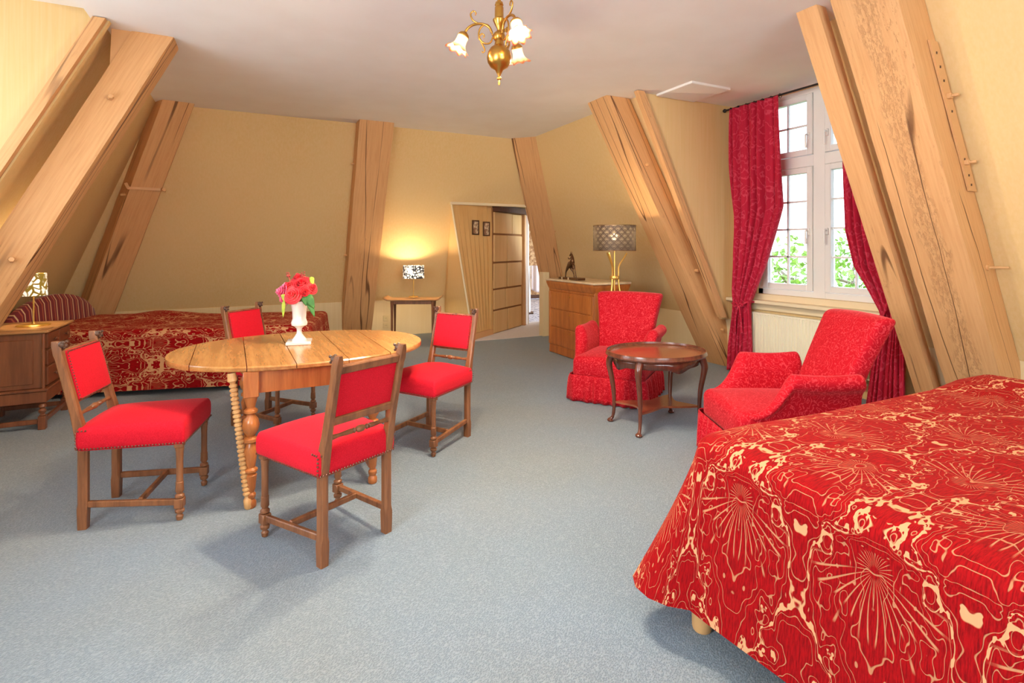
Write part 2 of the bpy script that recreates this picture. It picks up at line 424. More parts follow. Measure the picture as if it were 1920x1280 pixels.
def smoothpts(pts, k=6):
    pts = [V(*p) for p in pts]; out = []
    for i in range(len(pts)-1):
        p0, p1, p2, p3 = pts[max(i-1, 0)], pts[i], pts[i+1], pts[min(i+2, len(pts)-1)]
        for j in range(k):
            t = j/k; out.append(0.5*((2*p1)+(p2-p0)*t+(2*p0-5*p1+4*p2-p3)*t*t+(3*p1-p0-3*p2+p3)*t**3))
    out.append(pts[-1]); return out
def softbox(w, d, h, r, nx=8, ny=8, nz=4, seg=3):
    """rounded box, centred, verts on a fine grid so it can be deformed"""
    def ax(L, n):
        hL = L/2; a = [hL-r+r*(k/seg) for k in range(1, seg+1)]; c = [-(hL-r)+2*(hL-r)*i/n for i in range(n+1)]
        return [-x for x in a[::-1]]+c+a
    X, Y, Z = ax(w, nx), ax(d, ny), ax(h, nz); bm = new_bm(); idx = {}
    def vert(i, j, k):
        key = (i, j, k)
        if key not in idx:
            p = V(X[i], Y[j], Z[k]); q = V(max(-(w/2-r), min(w/2-r, p.x)), max(-(d/2-r), min(d/2-r, p.y)), max(-(h/2-r), min(h/2-r, p.z)))
            dd = p-q; m = max(abs(dd.x), abs(dd.y), abs(dd.z))
            if m > 1e-9: dd = dd.normalized()*m
            idx[key] = bm.verts.new(q+dd)
        return idx[key]
    a, b, c = len(X)-1, len(Y)-1, len(Z)-1
    for i in range(a):
        for j in range(b):
            for k in (0, c): bm.faces.new((vert(i, j, k), vert(i+1, j, k), vert(i+1, j+1, k), vert(i, j+1, k)))
    for i in range(a):
        for k in range(c):
            for j in (0, b): bm.faces.new((vert(i, j, k), vert(i+1, j, k), vert(i+1, j, k+1), vert(i, j, k+1)))
    for j in range(b):
        for k in range(c):
            for i in (0, a): bm.faces.new((vert(i, j, k), vert(i, j+1, k), vert(i, j+1, k+1), vert(i, j, k+1)))
    return bm
def deform(bm, f):
    for v in bm.verts: v.co = f(v.co.copy())
    return bm
def sheet(fn, nu, nv, uvfn=None, thick=0.0):
    bm = new_bm(); l = bm.loops.layers.uv.active
    g = [[bm.verts.new(fn(i/nu, j/nv)) for j in range(nv+1)] for i in range(nu+1)]
    for i in range(nu):
        for j in range(nv):
            f = bm.faces.new((g[i][j], g[i+1][j], g[i+1][j+1], g[i][j+1]))
            if uvfn:
                for lp, (a, b) in zip(f.loops, ((i, j), (i+1, j), (i+1, j+1), (i, j+1))): lp[l].uv = uvfn(a/nu, b/nv)
    return bm
def solid(o, t, off=0.0):
    m = o.modifiers.new('thick', 'SOLIDIFY'); m.thickness = t; m.offset = off; return o

# ------------------------------------------------------------------ room shell
H = 2.95; SL = 0.5; KZ = 0.55; T = H-KZ            # ceiling height, lean of the facets, knee height
UL, UR, WB, WF = -0.95, 3.66, 7.02, -2.1            # facets where they meet the ceiling
SR = 0.52
kUL, kUR, kWB, kWF = UL-SL*T, UR+SR*T, WB+SL*T, WF-SL*T
d1a, d1b = 2.45, 4.35                                # right dormer
d2a, d2b = 2.55, 4.62                                # left dormer
def uR(z): return UR+SR*(H-z)
def uL(z): return UL-SL*(H-z)
def wB(z): return WB+SL*(H-z)
struct('floor', slab([(-4, -5, 0), (7, -5, 0), (7, 7.25, 0), (4.4, 8.3, 0), (-4, 8.3, 0)], (0, 0, -0.1)), CARPET)
struct('floor_passage', slab([(2.86, 7.18, 0.004), (4.2, 7.18, 0.004), (5.6, 8.2, 0.004), (4.4, 8.75, 0.004)], (0, 0, -0.05)), THRESH)
struct('floor_far_room', slab([(3.6, 8.4, -0.02), (8.2, 8.0, -0.02), (8.2, 13.5, -0.02), (3.6, 13.5, -0.02)], (0, 0, -0.08)), RUG)
# ceiling: main rectangle, right dormer at the same height, left dormer one step higher
bm = slab([(UL-0.06, WF-0.1, H), (kUR+0.1, WF-0.1, H), (kUR+0.1, WB+0.1, H), (UL-0.06, WB+0.1, H)], (0, 0, 0.12))
struct('ceiling', bm, CEIL)
struct('ceiling_left_dormer', slab([(kUL-0.1, d2a-0.1, H+0.06), (UL-0.05, d2a-0.1, H+0.06), (UL-0.05, d2b+0.1, H+0.06), (kUL-0.1, d2b+0.1, H+0.06)], (0, 0, 0.12)), CEIL)
struct('trim_ceiling_hatch', boxb((3.78, 3.83, H-0.022), (4.30, 4.33, H+0.01), 0.004), CEIL)
# far facet, left of the passage (leans outwards to a low knee wall)
Tz = 2.0
TJ = (2.655, wB(Tz), Tz)                             # top of the slanting jamb
struct('wall_far', slab([(UL, WB, H), (UR, WB, H), (4.13, wB(Tz), Tz), TJ, (2.86, kWB, KZ), (kUL, kWB, KZ)], (0, 0.05, 0.05)), WALL)
struct('wall_far_corner', slab([(4.13, wB(Tz), Tz), (kUR+0.02, kWB, KZ), (4.88, kWB, KZ), (4.10, wB(Tz), Tz)], (0, 0.05, 0.05)), WALL)
struct('wall_far_knee', slab([(kUL, kWB-0.012, KZ), (2.85, kWB-0.012, KZ), (2.85, kWB-0.012, 0), (kUL, kWB-0.012, 0)], (0, 0.06, 0)), KNEE)
struct('trim_knee_seam', boxb((2.62, kWB-0.020, 0), (2.635, kWB-0.010, KZ)), MORTAR)
# right facet: far piece, near piece, knee, dormer cheeks, window wall
struct('wall_right_far', slab([(UR, WB, H), (UR, d1b+0.03, H), (kUR, d1b+0.03, KZ), (kUR, kWB, KZ)], (0.05, 0, 0.05)), WALL)
struct('wall_right_far_knee', slab([(kUR, d1b, KZ), (kUR, kWB, KZ), (kUR, kWB, 0), (kUR, d1b, 0)], (0.06, 0, 0)), KNEE)
struct('wall_right_near', slab([(UR, d1a, H), (UR, WF, H), (kUR, kWF, KZ), (kUR, d1a, KZ)], (0.05, 0, 0.05)), WALL)
struct('wall_right_near_knee', slab([(kUR, d1a, KZ), (kUR, kWF, KZ), (kUR, kWF, 0), (kUR, d1a, 0)], (0.06, 0, 0)), KNEE)
struct('wall_dormer_far_cheek', slab([(3.575, d1b, H), (kUR+0.3, d1b, H), (kUR+0.3, d1b, KZ), (4.76, d1b, KZ)], (0, 0.05, 0)), WALL)
struct('wall_dormer_near_cheek', slab([(UR, d1a, H), (kUR+0.3, d1a, H), (kUR+0.3, d1a, KZ), (kUR, d1a, KZ)], (0, -0.05, 0)), WALL)
WU = kUR+0.02                                        # plane of the window
W0, W1, WZ0, WZ1 = 2.66, 4.04, 0.86, 2.93
bm = new_bm()
box(bm, (WU+0.10, (d1a+W0)/2, 1.5), (0.2, W0-d1a, 3.0)); box(bm, (WU+0.10, (d1b+W1)/2, 1.5), (0.2, d1b-W1, 3.0))
box(bm, (WU+0.10, (W0+W1)/2, WZ0/2), (0.2, W1-W0, WZ0)); box(bm, (WU+0.10, (W0+W1)/2, 2.98), (0.2, W1-W0, 0.10))
struct('wall_right_window', bm, WALL)
struct('trim_window_board', boxb((WU-0.14, d1a+0.01, 0.765), (WU+0.01, d1b-0.01, 0.80), 0.006), CREAM)
struct('trim_window_apron', boxb((WU-0.035, d1a+0.01, 0.69), (WU, d1b-0.01, 0.765), 0.004), CREAM)
struct('trim_window_reveal', boxb((WU-0.02, d1a+0.01, 0.80), (WU, d1b-0.01, WZ0)), CREAM)
# left facet with its dormer
struct('wall_left_far', slab([(UL, WB, H), (UL, d2b+0.03, H), (kUL, d2b+0.03, KZ), (kUL, kWB, KZ)], (-0.05, 0, 0.05)), WALL)
struct('wall_left_far_knee', slab([(kUL, d2b, KZ), (kUL, kWB, KZ), (kUL, kWB, 0), (kUL, d2b, 0)], (-0.06, 0, 0)), KNEE)
q0, q1 = -0.55, 1.45  # extra dormer out of view, added to let the left fill lamp in
struct('wall_left_middle', slab([(UL, d2a, H), (UL, q1, H), (kUL, q1, KZ), (kUL, d2a, KZ)], (-0.05, 0, 0.05)), WALL)
struct('wall_left_near', slab([(UL, q0, H), (UL, WF, H), (kUL, kWF, KZ), (kUL, q0, KZ)], (-0.05, 0, 0.05)), WALL)
for nm, y in (('wall_added_left_near_cheek', q0), ('wall_added_left_middle_cheek', q1)):
    struct(nm, slab([(UL, y, H), (kUL-0.2, y, H), (kUL-0.2, y, KZ), (kUL, y, KZ)], (0, -0.05 if y == q0 else 0.05, 0)), WALL)
bm = new_bm(); box(bm, (kUL-0.12, (q0+q1)/2, 0.775), (0.2, q1-q0, 0.45)); struct('wall_added_left_window', bm, WALL)
struct('ceiling_added_left_dormer', boxb((kUL-0.2, q0, H), (UL-0.05, q1, H+0.1)), CEIL)
struct('wall_left_near_knee', slab([(kUL, d2a, KZ), (kUL, kWF, KZ), (kUL, kWF, 0), (kUL, d2a, 0)], (-0.06, 0, 0)), KNEE)
struct('wall_left_dormer_far_cheek', slab([(UL+0.05, d2b, H+0.06), (kUL-0.1, d2b, H+0.06), (kUL-0.1, d2b, KZ), (kUL+0.05, d2b, KZ), (UL+0.05, d2b, H)], (0, 0.05, 0)), WALL)
struct('wall_left_dormer_near_cheek', slab([(UL, d2a, H+0.06), (kUL-0.1, d2a, H+0.06), (kUL-0.1, d2a, KZ), (kUL, d2a, KZ), (UL, d2a, H)], (0, -0.05, 0)), WALL)
LW = kUL-0.02; L0, L1 = 2.8, 4.4
bm = new_bm()
box(bm, (LW-0.1, (d2a+L0)/2, 1.52), (0.2, L0-d2a, 3.04)); box(bm, (LW-0.1, (d2b+L1)/2, 1.52), (0.2, d2b-L1, 3.04))
box(bm, (LW-0.1, (L0+L1)/2, 0.5), (0.2, L1-L0, 1.0)); box(bm, (LW-0.1, (L0+L1)/2, 2.97), (0.2, L1-L0, 0.14))
struct('wall_left_window', bm, WALL)
# unseen facet behind the camera, opened for a window added as fill light
r0, r1 = 0.3, 2.7
struct('wall_rear_left', slab([(UL, WF, H), (r0, WF, H), (r0, kWF, KZ), (kUL, kWF, KZ)], (0, -0.05, 0.05)), WALL)
struct('wall_rear_right', slab([(r1, WF, H), (UR, WF, H), (kUR, kWF, KZ), (r1, kWF, KZ)], (0, -0.05, 0.05)), WALL)
for nm, x in (('wall_added_rear_left_cheek', r0), ('wall_added_rear_right_cheek', r1)):
    struct(nm, slab([(x, WF, H), (x, kWF-0.2, H), (x, kWF-0.2, KZ), (x, kWF, KZ)], (-0.05 if x == r0 else 0.05, 0, 0)), WALL)
bm = new_bm(); box(bm, (1.5, kWF-0.1, 0.775), (2.4, 0.2, 0.45)); struct('wall_added_rear_window', bm, WALL)
struct('ceiling_added_rear_dormer', boxb((r0, kWF-0.2, H), (r1, WF-0.05, H+0.1)), CEIL)
struct('wall_rear_knee', slab([(kUL, kWF, KZ), (kUR, kWF, KZ), (kUR, kWF, 0), (kUL, kWF, 0)], (0, -0.06, 0)), KNEE)

# ------------------------------------------------------------------ windows
def window(name, side, u, w0, w1, z0, z1, trans, split, rows_lo, rows_up, cols=2):
    """side=+1: room lies at smaller x.  frame + 4 sashes with glazing bars, panes and handles"""
    root = bpy.data.objects.new(name, None); COL.objects.link(root); root['kind'] = 'structure'; root.location = (u, (w0+w1)/2, z0)
    def P(bm): return bm
    def bx(x0, x1, y0, y1, a, b, bev=0.004):
        bm = new_bm(); s = side
        box(bm, (s*(x0+x1)/2, (y0+y1)/2-(w0+w1)/2, (a+b)/2-z0), (x1-x0, y1-y0, b-a), bev=bev); return bm
    mid = (w0+w1)/2
    for a, b in ((w0, w0+0.06), (w1-0.06, w1)): obj('frame_jamb', bx(-0.02, 0.07, a, b, z0, z1), PVC, root)
    obj('frame_sill', bx(-0.02, 0.07, w0, w1, z0, z0+0.06), PVC, root); obj('frame_head', bx(-0.02, 0.07, w0, w1, z1-0.05, z1), PVC, root)
    obj('mullion', bx(-0.025, 0.07, mid-0.06, mid+0.06, z0, z1), PVC, root); obj('transom', bx(-0.022, 0.07, w0, w1, trans-0.055, trans+0.055), PVC, root)
    for (a, b) in ((w0+0.065, mid-0.065), (mid+0.065, w1-0.065)):
        for (c, d, rows) in ((z0+0.065, trans-0.06, rows_lo), (trans+0.06, z1-0.055, rows_up)):
            fw = 0.058; bm = new_bm(); cy = mid
            for (y0, y1, q0, q1) in ((a, a+fw, c, d), (b-fw, b, c, d), (a+fw, b-fw, c, c+fw), (a+fw, b-fw, d-fw, d)):
                box(bm, (side*0.0, (y0+y1)/2-cy, (q0+q1)/2-z0), (0.075, y1-y0, q1-q0), bev=0.005)
            sash = obj('sash', bm, PVC, root)
            g0, g1, h0, h1 = a+fw, b-fw, c+fw, d-fw
            for k in range(1, cols):
                y = g0+(g1-g0)*k/cols; obj('glazing_bar', bx(-0.012, 0.012, y-0.009, y+0.009, h0, h1, 0), PVC, sash)
            for k in range(1, rows):
                z = h0+(h1-h0)*k/rows; obj('glazing_bar', bx(-0.012, 0.012, g0, g1, z-0.009, z+0.009, 0), PVC, sash)
            for i in range(cols):
                for k in range(rows):
                    y0 = g0+(g1-g0)*i/cols; y1 = g0+(g1-g0)*(i+1)/cols; q0 = h0+(h1-h0)*k/rows; q1 = h0+(h1-h0)*(k+1)/rows
                    obj('pane', bx(0.001, 0.005, y0, y1, q0, q1, 0), GLASS, sash)
            # handle on the sash stile next to the mullion
            yy = (b-fw/2 if b < mid else a+fw/2)-cy; zz = (c+d)/2-z0-(0.03 if rows > 2 else 0.12)
            bm = new_bm(); box(bm, (-side*0.045, yy, zz), (0.02, 0.026, 0.07), bev=0.006)
            tube(bm, smoothpts([(-side*0.045, yy, zz+0.01), (-side*0.085, yy, zz+0.012), (-side*0.092, yy, zz-0.02), (-side*0.088, yy, zz-0.12)], 4), 0.009, 8)
            obj('handle', bm, PVC, sash, smooth='auto')
    return root
window('window_1', 1, WU+0.05, W0, W1, WZ0, WZ1, 2.215, True, 4, 2)
window('window_added_left', -1, kUL-0.08, q0, q1, 1.0, H, 2.2, True, 4, 2)  # unseen window added around the left fill lamp
w3 = window('window_added_rear', -1, 0, -1.2, 1.2, 1.0, H, 2.2, True, 4, 2); w3.location = (1.5, kWF-0.06, 1.0); w3.rotation_euler = (0, 0, pi/2)  # unseen window added around the rear fill lamp
window('window_2', -1, LW-0.05, L0, L1, 1.0, 2.9, 2.15, True, 4, 2)

# ------------------------------------------------------------------ passage in the far corner
B = V(2.93, 7.30, 0); Sx = V(3.39, 7.645, 0); E = V(4.20, 8.25, 0)
bm = new_bm()
n = 8
for i in range(n):
    a, b = i/n, (i+1)/n
    lo0, lo1 = B.lerp(Sx, a), B.lerp(Sx, b); hi0, hi1 = V(*TJ).lerp(V(3.39, 7.68, Tz+0.02), a), V(*TJ).lerp(V(3.39, 7.68, Tz+0.02), b)
    quad(bm, (lo0, lo1, hi1, hi0))
struct('wall_passage_left', bm, GRAINED); bpy.data.objects['wall_passage_left'].modifiers.new('t', 'SOLIDIFY').thickness = 0.012
struct('baseboard_passage', slab([B, Sx, Sx+V(-0.012, 0.0, 0.09), B+V(-0.012, 0.0, 0.09)], (0.012, -0.016, 0)), BEAMPLAIN)
struct('wall_passage_cheek', slab([(TJ[0], TJ[1], TJ[2]), (2.92, 7.30, 0), (2.80, kWB, 0), (2.80, kWB, KZ)], (0.012, 0, 0)), WALL)
# slanting jamb edge and header board
bm = new_bm(); a = V(*TJ); b = V(2.93, 7.30, 0)
tube(bm, [a+V(0, -0.01, 0), b], 0.016, 4); struct('trim_passage_jamb', bm, CREAM)
struct('trim_passage_header', boxb((2.63, wB(Tz)-0.035, Tz-0.005), (4.16, wB(Tz)+0.03, Tz+0.035), 0.004), CREAM)
struct('trim_passage_right_jamb', boxb((4.0, 7.12, 0), (4.11, 7.24, 0.98), 0.004), KNEE)
struct('ceiling_passage', slab([(2.6, 7.5, Tz+0.03), (4.2, 7.5, Tz+0.03), (6.0, 8.9, Tz+0.03), (5.2, 9.6, Tz+0.03)], (0, 0, 0.05)), WALL)
# stone blocks of the passage wall: each block is a piece of its own
sw = struct('wall_passage_stone', slab([Sx, E, E+V(0, 0, 1.98), Sx+V(0, 0, 1.98)], (-0.06, 0.08, 0)), MORTAR)
dv = (E-Sx); Ls = dv.length; dn = dv.normalized(); nn = V(dn.y, -dn.x, 0)
courses = [(0.0, 0.37, 0.48), (0.37, 0.70, 0.40), (0.70, 1.12, 0.46), (1.12, 1.57, 0.44), (1.57, 1.93, 0.62)]
rnd = random.Random(4)
for z0, z1, cut in courses:
    for a, b in ((0.0, cut), (cut, 1.0)):
        g = 0.014; bm = new_bm(); L0_, L1_ = a*Ls+g, b*Ls-g
        mt = Matrix(((dn.x, nn.x, 0, 0), (dn.y, nn.y, 0, 0), (0, 0, 1, 0), (0, 0, 0, 1)))
        pr = 0.018+rnd.random()*0.012
        box(bm, Sx+dn*(L0_+L1_)/2+nn*(pr/2)+V(0, 0, (z0+z1)/2), (L1_-L0_, pr, z1-z0-2*g), bev=0.006, mtx=mt)
        obj('stone_block', bm, STONE, sw)
struct('trim_lintel', slab([Sx+V(0.0, 0.03, 1.93), E+V(0.3, 0.22, 1.93), E+V(0.3, 0.22, 2.02), Sx+V(0, 0.03, 2.02)], (0.09, -0.12, 0)), OAKDARK)
bm = new_bm(); box(bm, (E.x+0.06, E.y+0.05, 0.98), (0.05, 0.10, 1.96), rz=0.64, bev=0.004); struct('trim_passage_post', bm, BEAMPLAIN)
bm = new_bm(); box(bm, (E.x+0.17, E.y+0.16, 0.98), (0.03, 0.12, 1.96), rz=0.64, bev=0.003); struct('door_1', bm, PVC)
struct('wall_far_room_back', boxb((3.4, 12.6, 0), (8.4, 12.7, 2.7)), PAPER)
struct('wall_far_room_left', boxb((3.5, 8.5, 0), (3.6, 12.6, 2.7)), PAPER)
struct('wall_far_room_right', boxb((8.2, 7.8, 0), (8.3, 12.6, 2.7)), PAPER)
struct('ceiling_far_room', boxb((3.4, 8.35, 2.6), (8.4, 12.8, 2.7)), CEIL)
struct('baseboard_far_room', boxb((3.6, 12.57, 0), (8.2, 12.6, 0.10)), OAKDARK)
area('far_room_fill_light', (7.9, 10.6, 1.5), (4.5, 10.6, 0.8), 1.6, 1.4, 60, (0.95, 0.97, 1.0))  # added lamp that brightens the far room, no window stands there

# ------------------------------------------------------------------ timber beams
def timber(name, label, bot, top, segs=40, sub=4, seed=0, cat='timber beam', parent=None, amp=0.004, mat=None):
    """bot/top: four matching corners, in order; the faces get length-wise UVs in metres"""
    bm = new_bm(); l = bm.loops.layers.uv.active; rings = []; bot = [V(*p) for p in bot]; top = [V(*p) for p in top]
    Ln = ((bot[0]+bot[2])/2-(top[0]+top[2])/2).length; per = []; acc = 0
    nb = len(bot)
    for i in range(nb):
        a, b = top[i], top[(i+1) % nb]
        for k in range(sub): per.append((i, k/sub, acc+(b-a).length*k/sub))
        acc += (b-a).length
    ctr_off = seed*3.7
    for s in range(segs+1):
        t = s/segs; ring = []
        c = sum((bot[i].lerp(top[i], t) for i in range(nb)), V(0, 0, 0))/nb
        for (i, k, d) in per:
            p = bot[i].lerp(top[i], t).lerp(bot[(i+1) % nb].lerp(top[(i+1) % nb], t), k)
            nv = noise.noise_vector(V(p.x*2.2+ctr_off, p.y*2.2, p.z*2.2)); n2 = noise.noise_vector(V(p.x*9+ctr_off, p.y*9, p.z*5))
            am = amp if 0 < s < segs else amp*0.4
            p = p+(p-c)*(-0.035 if k == 0 else 0)+nv*am+n2*am*0.5
            ring.append(bm.verts.new(p))
        rings.append(ring)
    m = len(per)
    for s in range(segs):
        for q in range(m):
            r = (q+1) % m; f = bm.faces.new((rings[s][q], rings[s][r], rings[s+1][r], rings[s+1][q]))
            d0 = per[q][2]; d1 = per[r][2] if r else acc
            for lp, uv in zip(f.loops, ((d0, s), (d1, s), (d1, s+1), (d0, s+1))): lp[l].uv = (uv[0]+seed*1.3, uv[1]/segs*Ln+seed*2.1)
    bm.faces.new(rings[0][::-1]); bm.faces.new(rings[-1])
    o = obj(name, bm, mat or BEAM, parent, smooth='auto')
    if parent is None: tag(o, label, cat)
    return o
def peg(parent, p, d, r=0.013, L=0.04, name='peg', mat=BEAMPLAIN, n=6, extra=None):
    bm = new_bm(); d = V(*d).normalized(); lathe(bm, [(r, 0), (r, L*0.8), (r*0.8, L)], p, n, axis=d)
    if extra: lathe(bm, [(extra, 0), (extra, 0.012)], p, 4, axis=d)
    return obj(name, bm, mat, parent)
zt, zb = H+0.02, -0.0
# right near post (beside the bed)
def rbeam(w0, w1, ui, dep, z0=0.0, z1=H+0.02, so=0.0, w0b=None, w1b=None):
    w0b = w0 if w0b is None else w0b; w1b = w1 if w1b is None else w1b
    def c(z, w, u): return (u+SR*(H-z), w, z)
    bot = [c(z0, w0b, ui), c(z0, w1b, ui), c(z0, w1b, ui+dep), c(z0, w0b, ui+dep)]
    top = [c(z1, w0, ui), c(z1, w1, ui), c(z1, w1, ui+dep), c(z1, w0, ui+dep)]
    return bot, top
b, t = rbeam(1.82, 2.19, 3.335, 0.325)
big = timber('timber_beam', 'massive cracked leaning beam rising at the head of the large bed', b, t, 70, 7, 1, amp=0.006, mat=BEAMROT)
def nf(z, k, w=1.82):                                 # point on the near side of that beam
    return V(3.335+SR*(H-z)+k, w, z)
def prism_on_beam(z0, z1, k0, k1, th):
    bm = new_bm(); pts = [nf(z0, k0, 1.815), nf(z1, k0, 1.815), nf(z1, k1, 1.815), nf(z0, k1, 1.815)]
    a = [bm.verts.new(p) for p in pts]; bb = [bm.verts.new(p+V(0, -th, 0)) for p in pts]; bm.faces.new(a); bm.faces.new(bb[::-1])
    for i in range(4): bm.faces.new((a[i], a[(i+1) % 4], bb[(i+1) % 4], bb[i]))
    return bm
strap = obj('iron_strap', prism_on_beam(1.72, 2.62, 0.20, 0.29, 0.012), BEAMPLAIN, big)
for z in (2.55, 2.47, 2.39, 2.21, 1.92, 1.82, 1.76):
    bm = new_bm(); box(bm, nf(z, 0.24, 1.802), (0.012, 0.004, 0.014)); obj('nail_head', bm, DARKWOOD, strap)
for z in (2.30, 1.90):
    bm = new_bm(); box(bm, nf(z, 0.245, 1.795), (0.034, 0.022, 0.034), bev=0.003); lathe(bm, [(0.010, 0), (0.010, 0.035), (0.006, 0.04)], nf(z, 0.25, 1.79), 8, axis=(0, -1, 0)); obj('bolt', bm, BEAMPLAIN, strap, smooth='auto')
bm = new_bm(); lathe(bm, [(0.022, 0), (0.022, 0.012)], nf(1.22, 0.20, 1.82), 8, axis=(0, -1, 0)); lathe(bm, [(0.009, 0), (0.008, 0.11)], nf(1.22, 0.20, 1.82), 8, axis=(0.6, -0.8, 0)); obj('peg', bm, BEAMPLAIN, big, smooth='auto')
# board along the dormer edge beside it
b, t = rbeam(2.27, 2.42, 3.33, 0.10)
timber('timber_board', 'flat painted board slanting between the massive beam and the right curtain', b, t, 30, 3, 2, amp=0.002)
# far right leaning beam between armchair and window
b, t = rbeam(4.58, 4.94, 3.33, 0.31, 0.0, w0b=4.40, w1b=4.76)
fr = timber('timber_beam', 'leaning beam between the far armchair and the left curtain', b, t, 50, 6, 3)
for z, k, w in ((2.25, 0.12, 4.53), (1.10, 0.16, 4.46)):
    peg(fr, V(3.335+SR*(H-z)+k, w, z), (0, -1, 0), 0.018, 0.045)
peg(fr, V(3.335+SR*(H-0.42)+0.17, 4.43, 0.42), (0, -1, 0), 0.016, 0.04)
_s = SR; SR = 0.492
b, t = rbeam(4.28, 4.349, 3.50, 0.085, 0.58, H-0.005); SR = _s
timber('timber_board', 'narrow pale board slanting down the wall left of the left curtain', b, t, 30, 3, 4, amp=0.001)
# far middle beam
def fbeam(u0, u1, wi, dep, z0=0.0, z1=H+0.02):
    def c(z, u, w): return (u, w+SL*(H-z), z)
    return [c(z0, u0, wi), c(z0, u1, wi), c(z0, u1, wi+dep), c(z0, u0, wi+dep)], [c(z1, u0, wi), c(z1, u1, wi), c(z1, u1, wi+dep), c(z1, u0, wi+dep)]
b, t = fbeam(1.20, 1.64, 6.78, 0.26, 0.02)
fm = timber('timber_beam', 'upright cracked beam on the far wall left of the small lit lamp', b, t, 50, 7, 5)
for z in (2.45, 1.25): peg(fm, V(1.20, 6.78+SL*(H-z)+0.12, z), (-1, 0, 0), 0.014, 0.04)
# hip beam over the passage
top = [(3.385, 6.99, zt), (3.675, 6.69, zt), (3.87, 6.90, zt), (3.60, 7.20, zt)]
bot = [(x+1.47, y+1.47, 0.02) for x, y, z in top]
hp = timber('timber_beam', 'split beam leaning down to the chest of drawers beside the passage', bot, top, 50, 6, 6)
peg(hp, (4.35, 7.36, 1.62), (0.7, -0.7, 0), 0.016, 0.05)
# left far hip beam, with an iron band
top = [(-0.84, 6.98, zt), (-0.54, 7.02, zt), (-0.58, 7.28, zt), (-0.98, 7.24, zt)]
top = [V(*p)+V(-0.02, -0.18, 0) for p in top]
bot = [V(p[0]-0.98, p[1]+1.13, 0.45) for p in top]
lh = timber('timber_beam', 'dark cracked beam in the far left corner with an iron band around it', bot, top, 50, 6, 7)
def lhp(i, z):
    k = (zt-z)/(zt-0.45); return top[i].lerp(bot[i], k)
bm = new_bm(); zz = 2.02; ring = [lhp(0, zz)+V(-0.03, -0.012, 0.05), lhp(0, zz)+V(-0.008, -0.014, 0), lhp(1, zz)+V(0.012, -0.014, 0), lhp(1, zz)+V(0.03, 0.03, -0.01)]
for a, c in zip(ring, ring[1:]):
    d = (c-a); mm = d.to_track_quat('X', 'Z').to_matrix().to_4x4(); box(bm, (a+c)/2, (d.length+0.01, 0.012, 0.03), mtx=mm)
lathe(bm, [(0.022, 0), (0.022, 0.03)], ring[2]+V(0, -0.01, 0), 6, axis=(0.5, -0.8, 0))
obj('iron_band', bm, BEAMPLAIN, lh)
peg(lh, lhp(0, 1.95)+V(-0.02, 0.05, 0), (-1, 0, 0), 0.014, 0.05)
# left near beam
def lbeam(w0, w1, ui, dep, z0=0.0, z1=H+0.02):
    def c(z, w, u): return (u-SL*(H-z), w, z)
    return [c(z0, w0, ui), c(z0, w1, ui), c(z0, w1, ui-dep), c(z0, w0, ui-dep)], [c(z1, w0, ui), c(z1, w1, ui), c(z1, w1, ui-dep), c(z1, w0, ui-dep)]
b, t = lbeam(4.76, 5.06, -0.53, 0.27, 0.0)
ln = timber('timber_beam', 'smooth pale beam leaning in the near left over the brown chest', b, t, 50, 6, 8, amp=0.003)
for z, k in ((2.44, 0.14), (1.27, 0.10)): peg(ln, V(-0.53-SL*(H-z)-k, 4.755, z), (0.3, -1, 0.1), 0.020, 0.045, extra=0.022)
b, t = lbeam(4.56, 4.615, -0.91, 0.075, 0.6, H-0.005)
timber('timber_board', 'thin pale board slanting up the wall at the upper left corner', b, t, 30, 2, 9, amp=0.001)
# short wedge at the head of the near left beam
bm = slab([(-0.80, 4.775, H), (-0.92, 4.775, H), (-0.93, 4.775, H-0.26)], (0, 0.1, 0)); obj('wedge_block', bm, BEAMPLAIN, ln)

